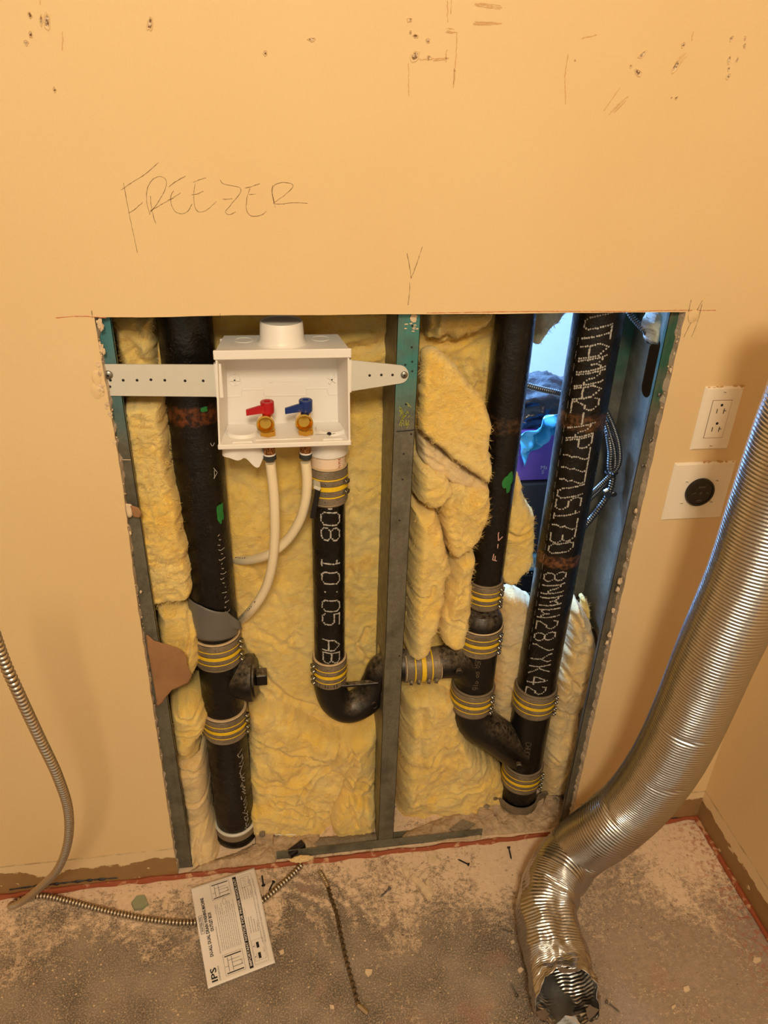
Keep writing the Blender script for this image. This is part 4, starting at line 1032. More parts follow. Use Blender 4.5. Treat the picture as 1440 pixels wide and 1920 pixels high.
    d_ = np.stack([np.cos(an_) * np.cos(el), -np.sin(el), np.sin(an_) * np.cos(el)], 1); bend = rng.normal(0, .4, (k_, 3))
    sd_ = np.cross(d_, (0.1, 1, .1)); sd_ /= np.linalg.norm(sd_, axis=1)[:, None] + 1e-9
    ts = np.array([0, .35, .7, 1.0])[None, :, None]; C_ = p[:, None, :] + ts * L[:, None, None] * d_[:, None, :] + ts ** 2 * L[:, None, None] * bend[:, None, :] * .5
    w0 = np.array([.0003, .00028, .0002, .00006])[None, :, None] * sd_[:, None, :]; FV = np.concatenate([C_ + w0, C_ - w0], 1).reshape(-1, 3)
    b_ = np.arange(k_)[:, None] * 8; FF = np.concatenate([b_ + np.array([[j, j + 1, 5 + j, 4 + j]]) for j in range(3)], 0); g.add(FV, FF.tolist())
    o = obj(name, g, m or m_wool, sharp=None); tag(o, label, 'insulation', group); return o
GW = 'yellow glass wool in the wall cavity'
# left bay background
batt('large yellow batt filling the left bay behind the white box and tubes', [(212, 575), (748, 575), (722, 700), (721, 900), (718, 1100), (714, 1260), (712, 1330), (700, 1350), (640, 1372), (560, 1345), (500, 1310), (470, 1260), (440, 1210), (380, 1150), (300, 1100), (250, 900)], .130, D - .002, .012, .7,
     [([(720, 640), (700, 650), (640, 660)], .02, .008), ([(655, 700), (660, 900), (655, 1100), (650, 1200)], .006, .006), ([(440, 1190), (470, 1240), (540, 1310), (600, 1330)], .010, .005), ([(690, 1180), (670, 1215), (690, 1240)], .01, .004), ([(460, 1060), (520, 1120), (560, 1200)], .006, .006),
      ([(430, 900), (500, 940), (570, 930)], .004, .008), ([(430, 1130), (480, 1180), (570, 1230)], .005, .006)], .8, pitch=.0032, fib=.5, group=None)
batt('yellow wool mass below the U trap in the left bay', [(465, 1320), (500, 1305), (545, 1320), (590, 1345), (640, 1362), (705, 1335), (715, 1350), (712, 1450), (710, 1560), (690, 1570), (600, 1545), (520, 1525), (470, 1530), (466, 1440)], .085, D - .002, .03, .45,
     [([(640, 1370), (640, 1400), (620, 1440), (575, 1470), (500, 1485), (470, 1470)], .014, .004), ([(640, 1370), (665, 1420), (650, 1470), (640, 1500)], .014, .005), ([(575, 1470), (560, 1500), (585, 1520)], .012, .005), ([(480, 1400), (540, 1420), (600, 1425)], .008, .006),
      ([(525, 1500), (570, 1512), (610, 1530)], .014, .004), ([(660, 1460), (700, 1480)], .01, .004)], 1.0)
batt('flattened yellow roll along the floor right of the left stack', [(466, 1512), (500, 1502), (540, 1506), (580, 1520), (615, 1545), (640, 1560), (620, 1572), (575, 1573), (545, 1562), (515, 1552), (470, 1558)], .060, .13, .02, .3, [([(500, 1530), (540, 1540), (580, 1550)], .006, .005)], .8)
batt('rounded yellow tuft at the foot of the middle stud, left side', [(618, 1530), (628, 1498), (650, 1482), (680, 1490), (705, 1500), (706, 1540), (708, 1584), (680, 1584), (650, 1568), (620, 1552)], .052, .13, .022, .3, [([(655, 1490), (658, 1520), (670, 1550)], .010, .003), ([(690, 1510), (680, 1535), (690, 1560)], .008, .004)], .8)
# left strip
batt('dark upper tuft beside the left stack, above the white strap', [(208, 578), (296, 578), (300, 660), (306, 742), (236, 742), (220, 660)], .080, D - .004, .02, .3, [([(240, 640), (260, 680), (280, 690)], .012, .006), ([(225, 600), (270, 640)], .008, .006)], 1.2)
batt('long fuzzy yellow strip batt between left stud and left stack', [(236, 738), (306, 738), (314, 790), (320, 850), (324, 880), (338, 920), (345, 960), (354, 1005), (360, 1045), (364, 1090), (358, 1106), (320, 1110), (278, 1112), (275, 1085), (262, 1000), (250, 880)], .034, .15, .012, .55,
     [([(255, 775), (262, 830), (258, 850)], .004, .006), ([(300, 900), (320, 950)], .004, .006), ([(290, 1050), (320, 1060), (350, 1050)], .004, .006)], .5, clump=.016, fib=1.6, shag=2.2)
batt('yellow tuft just below the strip batt, above the torn brown paper', [(292, 1118), (330, 1120), (362, 1128), (374, 1155), (379, 1190), (378, 1225), (370, 1246), (350, 1246), (325, 1225), (300, 1198), (294, 1160)], .045, .15, .02, .35, [([(352, 1150), (356, 1190), (350, 1235)], .010, .003), ([(300, 1130), (330, 1135), (352, 1160)], .006, .004)], .7)
batt('rounded knot of yellow wool left of the cleanout', [(316, 1308), (335, 1294), (362, 1290), (382, 1300), (394, 1325), (390, 1352), (374, 1368), (372, 1392), (380, 1402), (330, 1408), (324, 1370)], .042, .15, .024, .3, [([(330, 1320), (360, 1318), (375, 1335), (360, 1350), (335, 1345)], .006, .003), ([(325, 1375), (350, 1372), (372, 1366)], .010, .003)], .6)
batt('pale yellow wool strip beside the lowest length of the left stack', [(328, 1402), (384, 1398), (390, 1440), (392, 1490), (396, 1530), (400, 1555), (350, 1560), (342, 1500), (334, 1450)], .050, .15, .02, .35, [([(335, 1445), (365, 1450), (390, 1448)], .009, .004), ([(340, 1510), (370, 1512), (392, 1500)], .008, .004)], .8, m=m_wool_d)
batt('dusty pale wool clump at the foot of the left stud', [(346, 1552), (358, 1540), (392, 1532), (405, 1560), (418, 1588), (432, 1606), (436, 1622), (400, 1628), (370, 1632), (354, 1612), (348, 1580)], .028, .12, .02, .25, [([(372, 1560), (368, 1590), (372, 1618)], .010, .003), ([(400, 1580), (412, 1610)], .009, .003), ([(380, 1560), (405, 1572)], .006, .003)], 1.0, m=m_wool_d)
# right bay
batt('large yellow batt behind everything in the right bay', [(772, 575), (1000, 575), (985, 700), (975, 800), (960, 900), (950, 1000), (935, 1100), (925, 1180), (925, 1290), (860, 1285), (748, 1290), (752, 1000)], .128, D - .002, .02, .5,
     [([(800, 650), (860, 640), (930, 600)], .012, .005), ([(880, 680), (900, 720), (885, 760)], .010, .005), ([(845, 600), (800, 640)], .01, .006)], 1.0, pitch=.0032, fib=.5)
batt('torn yellow lip hanging under the cut edge right of the middle stud', [(794, 580), (925, 578), (912, 612), (880, 628), (850, 640), (832, 625), (820, 640), (805, 628), (794, 640)], .085, .15, .02, .3, [([(820, 600), (815, 630)], .01, .004)], 1.0)
batt('smooth folded yellow flap right of the teal stud', [(790, 654), (812, 651), (838, 664), (858, 690), (880, 716), (900, 742), (914, 768), (920, 800), (917, 850), (923, 880), (916, 906), (880, 884), (835, 848), (784, 808), (787, 730)], .030, .060, .012, .5, [([(830, 780), (860, 800), (880, 840)], .002, .01)], .35, clump=.04)
batt('brown-edged fold under the yellow flap', [(783, 806), (830, 840), (880, 878), (915, 900), (912, 920), (860, 905), (820, 885), (784, 862)], .058, .11, .010, .4, [([(784, 830), (830, 862), (880, 895)], .006, .003), ([(784, 845), (830, 875)], .006, .003)], .6, m=m_wool_d)
batt('small rounded yellow fold touching the middle stud below the flap', [(779, 864), (800, 862), (832, 876), (846, 898), (848, 916), (830, 934), (812, 948), (790, 942), (776, 930)], .036, .12, .018, .35, [([(800, 925), (825, 915), (840, 905)], .004, .004)], .6)
batt('shaggy hanging yellow tuft left of the middle black pipe', [(822, 885), (860, 892), (915, 902), (917, 940), (908, 975), (902, 990), (890, 1010), (872, 1020), (850, 1038), (836, 1028), (828, 990), (820, 940)], .044, .13, .018, .35, [([(845, 900), (855, 950), (850, 1000)], .006, .005), ([(880, 910), (885, 960)], .005, .005)], .9, fib=1.6, shag=1.8)
batt('tall smooth yellow column of wool hugging the middle stud', [(772, 944), (795, 950), (818, 950), (828, 990), (838, 1040), (846, 1060), (834, 1075), (832, 1120), (818, 1170), (800, 1215), (782, 1228), (762, 1222), (766, 1100)], .034, .13, .022, .35, [([(780, 1125), (808, 1128), (815, 1105)], .006, .003), ([(820, 1000), (800, 1050), (775, 1070)], .003, .008)], .6)
batt('narrow crumpled tuft left of the upper vent coupling', [(848, 1040), (870, 1020), (890, 1035), (884, 1080), (882, 1130), (878, 1170), (868, 1195), (845, 1206), (822, 1195), (820, 1150), (835, 1090)], .046, .13, .018, .35, [([(860, 1060), (850, 1120), (842, 1160)], .008, .004), ([(848, 1165), (868, 1175)], .008, .003)], 1.0)
batt('yellow wool flap between the two right pipes, lit blue on its edge', [(958, 872), (970, 885), (980, 920), (990, 945), (1003, 962), (998, 975), (1002, 1000), (1000, 1035), (996, 1062), (980, 1072), (968, 1090), (948, 1092), (930, 1080), (940, 960)], .105, .165, .016, .35, [([(948, 1000), (975, 1008), (998, 998)], .010, .004)], .7)
batt('lower right bay wool below the horizontal coupling', [(752, 1288), (800, 1270), (850, 1290), (862, 1340), (880, 1385), (915, 1420), (948, 1452), (945, 1500), (915, 1515), (870, 1525), (820, 1545), (790, 1570), (738, 1575), (744, 1430)], .078, D - .002, .028, .4,
     [([(797, 1330), (786, 1390), (792, 1440), (780, 1500)], .007, .006), ([(830, 1400), (800, 1440)], .008, .005), ([(860, 1400), (870, 1450), (850, 1480)], .008, .006), ([(800, 1500), (850, 1490), (900, 1480)], .009, .004)], 1.0)
batt('greyish wool panel behind the junction of the two right stacks', [(935, 1112), (965, 1108), (1000, 1125), (1010, 1200), (1000, 1300), (985, 1380), (950, 1400), (920, 1330), (930, 1200)], .125, D - .003, .02, .4, [([(950, 1290), (975, 1310)], .006, .004)], .8, m=m_wool_d)
batt('lumpy beige wool right of the rightmost black stack', [(1062, 1128), (1078, 1118), (1092, 1140), (1106, 1160), (1112, 1200), (1110, 1250), (1100, 1320), (1088, 1360), (1074, 1420), (1058, 1470), (1030, 1482), (1008, 1480), (1015, 1400), (1035, 1280), (1055, 1190)], .085, .175, .024, .4,
     [([(1075, 1150), (1095, 1190), (1105, 1200)], .010, .004), ([(1060, 1260), (1085, 1285), (1105, 1270)], .010, .004), ([(1050, 1340), (1080, 1350)], .008, .004), ([(1035, 1420), (1070, 1425)], .008, .004)], 1.0, m=m_wool_d)
batt('thin yellow sliver of wool leaning on the right stud web', [(1090, 1120), (1098, 1118), (1106, 1145), (1104, 1165), (1094, 1155)], .12, .15, .008, .4, (), .6)
batt('grey wool scrap at the top of the see-through gap', [(1004, 575), (1068, 575), (1052, 595), (1030, 615), (1012, 640), (1003, 650)], .135, .175, .012, .4, (), .8, m=m_wool_g)
batt('grey wool tuft in the upper slot of the right stud', [(1222, 580), (1242, 580), (1238, 610), (1232, 640), (1228, 655), (1216, 640), (1212, 610)], .055, .09, .008, .3, (), .8, m=m_wool_g)
g = G(); g.add(*lump(fl(565, 1610, .022), (.022, .007, .008), 3, .3, 4, 3)); tag(obj('insulation_tuft', g, m_wool_d), 'small yellow wool clump lying over the floor track', 'insulation')

# ------------------------------------------------------------------ torn drywall paper
def sheet_px(name, poly, Y, m, label, cat, curl=.006, th=.0009, seed=3):
    import bmesh
    P = np.array([at(u, v, Y)[[0, 2]] for u, v in poly]); n = len(P); D_ = []
    for i in range(n):
        k_ = max(2, int(np.linalg.norm(P[(i + 1) % n] - P[i]) / .003)); D_ += [P[i] + (P[(i + 1) % n] - P[i]) * t_ for t_ in np.linspace(0, 1, k_, endpoint=False)]
    D_ = np.array(D_); q3 = np.stack([D_[:, 0] * 200, D_[:, 1] * 200, D_[:, 0] * 0], 1); D_ += .0006 * np.stack([fbm(q3, seed, 3), fbm(q3 + 9, seed, 3)], 1)
    lo, hi = D_.min(0), D_.max(0); pitch = .0018; gx = np.arange(lo[0], hi[0] + pitch, pitch); gz = np.arange(lo[1], hi[1] + pitch, pitch); X, Z = np.meshgrid(gx, gz, indexing='ij')
    I = inpoly(D_, X, Z); d, qx, qz = segdist(D_, X, Z); cell = I[:-1, :-1] & I[1:, :-1] & I[1:, 1:] & I[:-1, 1:]
    full = np.zeros(I.shape, int); full[:-1, :-1] += cell; full[1:, :-1] += cell; full[1:, 1:] += cell; full[:-1, 1:] += cell; used = full > 0; bd = used & (full < 4)
    X2, Z2 = np.where(bd, qx, X), np.where(bd, qz, Z); u_ = (X2 - lo[0]) / (hi[0] - lo[0]); Yg = Y + curl * (u_ ** 2) + .0015 * np.sin(Z2 * 60 + 2 * u_)
    idx = -np.ones(I.shape, int); idx[used] = np.arange(used.sum()); V = np.stack([X2[used], Yg[used], Z2[used]], 1); ci, cj = np.nonzero(cell)
    g = G(); g.add(V, np.stack([idx[ci, cj], idx[ci + 1, cj], idx[ci + 1, cj + 1], idx[ci, cj + 1]], 1).tolist()); o = obj(name, g, m, sharp=None)
    md = o.modifiers.new('s', 'SOLIDIFY'); md.thickness = th; tag(o, label, cat); return o
sheet_px('torn_drywall_paper', [(272, 1188), (288, 1202), (305, 1208), (328, 1216), (342, 1224), (350, 1236), (352, 1252), (360, 1270), (352, 1285), (338, 1290), (322, 1296), (313, 1305), (303, 1318), (295, 1325)], .012, m_card, 'large torn brown drywall paper flap on the left edge of the opening', 'torn paper')
sheet_px('torn_drywall_paper', [(244, 944), (250, 948), (260, 951), (266, 960), (262, 970), (250, 969), (247, 958)], .0075, m_card, 'small torn brown paper tab above the large flap, left edge', 'torn paper', curl=-.003)
sheet_px('gypsum_flake', [(233, 943), (247, 947), (250, 962), (246, 970), (239, 970), (235, 956)], .0065, m_chalk, 'pale gypsum flake beside the small brown paper tab', 'gypsum flake', curl=.001, th=.003)

# ------------------------------------------------------------------ armoured cables
def bx_cable(P, r, pitch, name, label, m=m_bx, group=None, seg=14, amp=.10, cat='armoured cable', link=True):
    Q0, s0 = smooth_path(P, .002); n_ = int(s0[-1] / pitch) * 8; s_ = np.arange(n_ + 1) / 8 * pitch; Q = np.stack([np.interp(s_, s0, Q0[:, k]) for k in range(3)], 1)
    prof = np.array([0, .05, .72, .95, 1.0, .95, .72, .05]); rr = r * (1 - amp + amp * prof[np.arange(n_ + 1) % 8])
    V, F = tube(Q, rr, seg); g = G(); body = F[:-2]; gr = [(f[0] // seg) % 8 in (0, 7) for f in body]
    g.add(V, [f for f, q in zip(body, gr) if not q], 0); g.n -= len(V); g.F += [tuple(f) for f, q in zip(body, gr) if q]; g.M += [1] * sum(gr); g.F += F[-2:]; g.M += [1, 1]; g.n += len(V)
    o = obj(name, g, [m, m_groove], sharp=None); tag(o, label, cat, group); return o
CPATH = [ray(-40, 1100, .80), ray(2, 1225, .87), ray(35, 1300, .91), ray(75, 1385, .98), ray(108, 1455, 1.05), ray(128, 1520, 1.14), ray(127, 1580, 1.23), ray(108, 1630, 1.32), ray(75, 1664, 1.42), ray(42, 1690, 1.52), fl(20, 1699, .0085), fl(40, 1686, .0075), fl(80, 1680, .0075), fl(130, 1690, .0075), fl(200, 1708, .0075), fl(280, 1724, .0075), fl(360, 1730, .0075), fl(430, 1718, .0075), fl(490, 1690, .0075), fl(530, 1656, .0075), fl(548, 1640, .0075), fl(566, 1621, .0075)]
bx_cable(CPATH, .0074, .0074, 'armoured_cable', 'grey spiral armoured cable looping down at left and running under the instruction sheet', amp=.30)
YC = .125
cb = 'thin armoured cables on the right stud'
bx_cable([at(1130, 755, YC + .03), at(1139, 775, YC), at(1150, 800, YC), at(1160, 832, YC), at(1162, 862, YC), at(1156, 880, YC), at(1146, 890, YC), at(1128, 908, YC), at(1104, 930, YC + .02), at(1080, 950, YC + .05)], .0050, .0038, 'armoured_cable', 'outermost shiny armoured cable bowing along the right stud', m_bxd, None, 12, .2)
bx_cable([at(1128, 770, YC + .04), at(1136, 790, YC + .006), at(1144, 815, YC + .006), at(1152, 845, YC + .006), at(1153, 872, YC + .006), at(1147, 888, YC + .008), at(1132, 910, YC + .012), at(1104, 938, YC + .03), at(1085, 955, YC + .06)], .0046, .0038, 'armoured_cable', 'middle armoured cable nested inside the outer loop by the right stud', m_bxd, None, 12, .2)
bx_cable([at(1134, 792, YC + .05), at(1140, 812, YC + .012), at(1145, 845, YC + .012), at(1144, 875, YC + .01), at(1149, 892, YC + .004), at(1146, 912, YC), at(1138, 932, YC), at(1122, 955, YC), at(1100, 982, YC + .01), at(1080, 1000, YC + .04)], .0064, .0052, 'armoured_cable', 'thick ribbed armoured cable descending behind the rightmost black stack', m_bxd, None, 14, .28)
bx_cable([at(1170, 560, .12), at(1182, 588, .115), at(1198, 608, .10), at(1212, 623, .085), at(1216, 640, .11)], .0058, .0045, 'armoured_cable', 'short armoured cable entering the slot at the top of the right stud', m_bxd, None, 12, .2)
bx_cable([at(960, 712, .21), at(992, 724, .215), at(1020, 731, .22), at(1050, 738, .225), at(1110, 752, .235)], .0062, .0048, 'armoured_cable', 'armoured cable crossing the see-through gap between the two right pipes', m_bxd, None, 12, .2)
g = G(); q = at(1149, 888, YC); a = np.linspace(0, 2 * math.pi, 21); Q = np.stack([q[0] + .012 * np.cos(a), q[1] + .006 + .010 * np.sin(a), q[2] + a * 0], 1); g.add(*tube(Q, .0014, 8, False)); g.add(*box(q + (-.004, -.010, -.002), q + (.002, -.004, .003), .0005)); tag(obj('cable_tie', g, m_black), 'black cable tie bundling the cables on the right stud', 'cable tie')
g = G(); q = at(1139, 926, YC - .004); g.add(*box(q - (.006, .003, .010), q + (.006, .006, .010), .002, rot=rotm((0, 1, 0), -.5))); g.add(*cyl(q + (.014, .004, -.002), (0, -1, 0), .006, .005, 16, .001)); tag(obj('cable_clamp', g, m_bxd), 'small metal clamp holding the thick cable below the tie', 'cable clamp')

# ------------------------------------------------------------------ receptacles
def slot_screw(parent, c, r=.0032):
    g = G(); g.add(*lathe([(0, r), (.0006, r), (.0012, r * .7)], c, (0, -1, 0), 16), 0); g.add(*box(np.array(c) - (r * .8, .0014, .0004), np.array(c) + (r * .8, -.0008, .0004), rot=rotm((0, 1, 0), .3)), 1); obj('plate_screw', g, [m_ivory, m_darkscrew], parent)
def coverplate(name, lo, w_, h_, label, cat):
    T_ = thing(name, (lo[0] + w_ / 2, 0, lo[1]), label, cat); g = G(); x0, z0 = lo; b = .0035; y1 = -.0052
    V = [(x0, 0, z0), (x0 + w_, 0, z0), (x0 + w_, 0, z0 + h_), (x0, 0, z0 + h_)]
    V += [(x0, -.0015, z0), (x0 + w_, -.0015, z0), (x0 + w_, -.0015, z0 + h_), (x0, -.0015, z0 + h_)]
    V += [(x0 + b, y1, z0 + b), (x0 + w_ - b, y1, z0 + b), (x0 + w_ - b, y1, z0 + h_ - b), (x0 + b, y1, z0 + h_ - b)]
    F = [(0, 1, 2, 3), (8, 9, 10, 11)] + [(a + i, a + (i + 1) % 4, a + 4 + (i + 1) % 4, a + 4 + i) for a in (0, 4) for i in range(4)]
    g.add(V, F); obj('cover_plate', g, m_ivory, T_, smooth=False)
    # scraped paint crust on the top edge
    g = G()
    for i in range(16): g.add(*lump((x0 + w_ * random.choice((random.uniform(.02, .98), random.uniform(.7, .98))), -.002, z0 + h_ - random.uniform(-.001, .003)), (.004, .002, .0012), i, .5, 1))
    obj('paint_crust', g, m_hole if False else m_smudge, T_); return T_
o1 = coverplate('wall_outlet', (.7008, .9854), .070, .1145, 'white rectangular duplex outlet with cover plate, upper of the two on the right', 'electrical outlet')
cx_, cz_ = .7008 + .035, .9854 + .0573
g = G(); g.add(*box((cx_ - .0168, -.0068, cz_ - .0335), (cx_ + .0168, -.004, cz_ + .0335), .0008)); fc = obj('receptacle_face', g, m_ivory, o1)
g = G(); g.add(*box((cx_ - .0176, -.0054, cz_ - .0343), (cx_ + .0176, -.0045, cz_ + .0343))); obj('face_gap', g, m_pencil, o1, smooth=False)
g = G()
for dz in (.017, -.016):
    g.add(*cyl((cx_, -.0066, cz_ + dz + .009), (0, -1, 0), .0024, .0004, 14)); g.add(*box((cx_ - .0070, -.0070, cz_ + dz - .0055), (cx_ - .0056, -.0066, cz_ + dz + .0025)))
    g.add(*box((cx_ + .0056, -.0070, cz_ + dz - .0065), (cx_ + .0070, -.0066, cz_ + dz + .0030))); g.add(*box((cx_ + .0070, -.0070, cz_ + dz - .0018), (cx_ + .0105, -.0066, cz_ + dz - .0006)))
obj('slots', g, m_ink, o1, smooth=False)
slot_screw(o1, (cx_, -.0052, cz_ + .0485)); slot_screw(o1, (cx_, -.0052, cz_ - .0485))
o2 = coverplate('dryer_outlet', (.679, .8469), .116, .1145, 'white square plate with round black dryer outlet, lower of the two on the right', 'electrical outlet')
cx_, cz_ = .679 + .058, .8469 + .0575
g = G(); g.add(*lathe([(0, .0270), (.006, .0268), (.008, .0255), (.0075, .0225), (.006, .0220)], (cx_, -.004, cz_), (0, -1, 0), 48)); rc = obj('round_receptacle', g, m_black, o2)
g = G(); yy = -.0106
g.add(*box((cx_ - .007, yy - .0004, cz_ + .010), (cx_ + .007, yy + .001, cz_ + .0135))); g.add(*box((cx_ - .005, yy - .0004, cz_ - .0165), (cx_ + .005, yy + .001, cz_ - .0135)))
for sx in (-1, 1): g.add(*box((cx_ + sx * .0125 - .0035, yy - .0004, cz_ - .0012), (cx_ + sx * .0125 + .0035, yy + .001, cz_ + .0012), rot=rotm((0, 1, 0), sx * .5)))
g.add(*cyl((cx_, yy + .001, cz_), (0, -1, 0), .003, .0014, 14)); obj('slots', g, simple('slot_dark', S(70, 66, 62), .3), rc)
for sx in (-1, 1):
    for sz in (-1, 1): slot_screw(o2, (cx_ + sx * .029, -.0052, cz_ + sz * .0215))

# ------------------------------------------------------------------ flexible duct
DP = [at(1600, 560, -.26), at(1548, 700, -.25), at(1497, 830, -.24), at(1448, 965, -.235), at(1404, 1085, -.23), at(1347, 1212, -.22), at(1314, 1290, -.21), at(1280, 1368, -.20), at(1243, 1436, -.185), at(1195, 1500, -.165), at(1138, 1552, -.15), fl(1082, 1594, .085), fl(1043, 1645, .064), fl(1023, 1700, .060), fl(1034, 1760, .059), fl(1048, 1815, .058), fl(1060, 1862, .060), fl(1066, 1892, .061)]
pit = .0062; Q, s_ = smooth_path(DP, pit / 5); L = s_[-1]; seg = 72; R0 = .0615
a = np.arange(seg) / seg * 2 * math.pi; SS, AA = np.meshgrid(s_, a, indexing='ij')
T_0, N_0, B_0 = frames(Q)
rid = np.abs(np.sin(SS / pit * math.pi)) ** .8
fade = np.clip((L - SS - .035) / .02, 0, 1)
crum = np.clip((SS - (L - .34)) / .2, 0, 1)
P3 = np.stack([np.cos(AA) * 1.6, np.sin(AA) * 1.6, SS * 14], -1)
P4 = np.stack([np.cos(AA) * 4, np.sin(AA) * 4, SS * 45], -1); P5 = np.stack([np.cos(AA) * 1.2 + 5, np.sin(AA) * 1.2, SS * 3], -1)
rr = R0 * (1 + .018 * fbm(P5, 4, 3)) + .0030 * (rid - .5) * (.25 + .75 * fade) + crum * (.0075 * fbm(P3, 11, 3) + .0024 * fbm(P4, 15, 3))
band = np.exp(-((SS - .62 * L) / .02) ** 2) * 0
# one kink where the duct bends on to the floor
kx = L - .47; rr = rr - .010 * np.exp(-((SS - kx) / .018) ** 2) * np.exp(-((np.mod(AA - 4.4 + math.pi, 2 * math.pi) - math.pi) / .6) ** 2)
topd = np.stack([N_0[:, 2][:, None] * np.cos(a)[None] + B_0[:, 2][:, None] * np.sin(a)[None]], 0)[0]   # how much each point faces up
rr = rr - .013 * np.clip((topd - .55) / .45, 0, 1) ** 1.5 * np.exp(-((SS - (L - .13)) / .075) ** 2)
for (kq, ka, kd, kw) in ((L - .40, .5, .009, .010), (L - .43, -1.6, .008, .009), (L - .235, .9, .010, .012), (L - .255, -.6, .007, .010), (L - .20, 2.4, .008, .012), (L - .56, 1.2, .005, .008), (L - .72, .2, .004, .008), (L - .86, .6, .004, .006)):
    rr = rr - kd * np.exp(-((SS - kq - .012 * np.sin(AA * 2)) / kw) ** 2) * np.exp(-((np.mod(AA - ka + math.pi, 2 * math.pi) - math.pi) / .55) ** 2)
rr = rr + (1 - fade) * (.004 * fbm(P4 * 1.3, 21, 3))
V, F = tube(Q, rr, seg, caps=False)
V = V.reshape(len(Q), seg, 3); T_, N_, B_ = frames(Q)
# ragged cut: the upper side is torn back
dirz = np.cos(a)[None, :] * N_[-1][2] + np.sin(a)[None, :] * B_[-1][2]
back = np.clip(dirz, 0, 1) * .040 + .006 * fbm(np.stack([np.cos(a) * 5, np.sin(a) * 5, a * 0], 1), 31, 3)[None, :]
V = V - T_[:, None, :] * (np.clip((SS - (L - .10)) / .10, 0, 1) * back)[:, :, None]
V[:, :, 2] = np.where(V[:, :, 2] < .0015, .0015, V[:, :, 2])
cen = Q[:, None, :] ; Vi = V + (cen - V) * .012
n0 = len(Q) * seg; g = G(); g.add(V.reshape(-1, 3), F, 0)
i0 = int(len(Q) * .75); keep = [f for f in F if f[0] >= i0 * seg]; Vin = Vi.reshape(-1, 3)
g.add(Vin, [f[::-1] for f in keep], 0)
off = g.n - len(Vin); k = (len(Q) - 1) * seg
g.add(np.vstack([V[-1], Vi[-1]]), [(j, (j + 1) % seg, seg + (j + 1) % seg, seg + j) for j in range(seg)], 0)
dk = obj('flexible_duct', g, m_foil, sharp=None); tag(dk, 'silver flexible aluminium dryer duct coming down the right side, open end on the floor', 'duct')
g = G()
for k_ in range(5):     # torn foil flaps round the mouth
    g = G()
    ang_ = random.uniform(0, 2 * math.pi); j = int(ang_ / 2 / math.pi * seg); p = V[-1][j % seg]; q = V[-1][(j + 9) % seg]; tip_ = (p + q) / 2 + T_[-1] * -.01 + (Q[-1] - p) * .25
    U = np.array([[p + (q - p) * u_ * (1) + (tip_ - (p + q) / 2) * v_ + np.array([0, 0, .002 * math.sin(u_ * 9 + v_ * 6)]) for u_ in np.linspace(.0 + v_ * .3, 1 - v_ * .3, 8)] for v_ in np.linspace(0, 1, 5)])
    U[:, :, 2] = np.maximum(U[:, :, 2], .002); g.add(U.reshape(-1, 3), [(r_ * 8 + c_, r_ * 8 + c_ + 1, (r_ + 1) * 8 + c_ + 1, (r_ + 1) * 8 + c_) for r_ in range(4) for c_ in range(7)]); obj('torn_foil', g, m_foil, dk)

# ------------------------------------------------------------------ instruction sheet
SH = thing('instruction_sheet', fl(437, 1740, 0), 'printed white instruction sheet lying on the floor over the cable', 'paper sheet')
cBR, cTR, cBL, cTL = (fl(*q, z_) for q, z_ in (((516, 1805), .006), ((477, 1627), .010), ((390, 1854), .003), ((358, 1665), .020)))
def sh(u, v, dz=0):
    p = (1 - u) * (1 - v) * cBR + u * (1 - v) * cTR + (1 - u) * v * cBL + u * v * cTL
    p = p.copy(); p[2] += .0115 * math.exp(-((u - .62 + .12 * (v - .5)) / .22) ** 2) + dz; return p
g = G(); nu, nv = 40, 30
V = [sh(i / (nu - 1), j / (nv - 1)) for j in range(nv) for i in range(nu)]
g.add(V, [(j * nu + i, j * nu + i + 1, (j + 1) * nu + i + 1, (j + 1) * nu + i) for j in range(nv - 1) for i in range(nu - 1)]); o = obj('page', g, m_paper, SH); md = o.modifiers.new('s', 'SOLIDIFY'); md.thickness = .0003
ASP = np.linalg.norm(cTR - cBR) / np.linalg.norm(cBL - cBR)
gt = G(); gw = G()
def text_geo(txt, u0, v0, hgt, width=None, bold=0.0, g_=None, dz=.0005):
    """u0,v0 = left/baseline in page fractions, hgt = cap height in page-height fractions"""
    cu = bpy.data.curves.new('t', 'FONT'); cu.body = txt; cu.size = 1.0; cu.offset = bold; cu.resolution_u = 2
    ob = bpy.data.objects.new('t', cu); COL.objects.link(ob); dg = bpy.context.evaluated_depsgraph_get(); me = bpy.data.meshes.new_from_object(ob.evaluated_get(dg))
    V = np.array([v.co[:] for v in me.vertices]) if len(me.vertices) else np.zeros((0, 3)); F = [tuple(p.vertices) for p in me.polygons]
    bpy.data.objects.remove(ob); bpy.data.curves.remove(cu); bpy.data.meshes.remove(me)
    if not len(V): return
    sx = hgt / .7 / ASP if width is None else width / (V[:, 0].max() - V[:, 0].min())
    g_.add([sh(u0 + (x_ - V[:, 0].min()) * sx, v0 + y_ * hgt / .7, dz) for x_, y_, _ in V], F)
def rect(u0, v0, u1, v1, g_, dz=.0004, n=12):
    V = [sh(u0 + (u1 - u0) * i / n, v, dz) for v in (v0, v1) for i in range(n + 1)]; g_.add(V, [(i, i + 1, n + 2 + i, n + 1 + i) for i in range(n)])
def line(u0, v0, u1, v1, wd, g_):
    P_ = np.array([sh(u0 + (u1 - u0) * t_, v0 + (v1 - v0) * t_, .0005) for t_ in np.linspace(0, 1, 8)]); g_.add(*stroke(P_, wd, (0, 0, 1), 0))
def frame(u0, v0, u1, v1, wd, g_):
    for a_ in ((u0, v0, u1, v0), (u1, v0, u1, v1), (u1, v1, u0, v1), (u0, v1, u0, v0)): line(*a_, wd, g_)
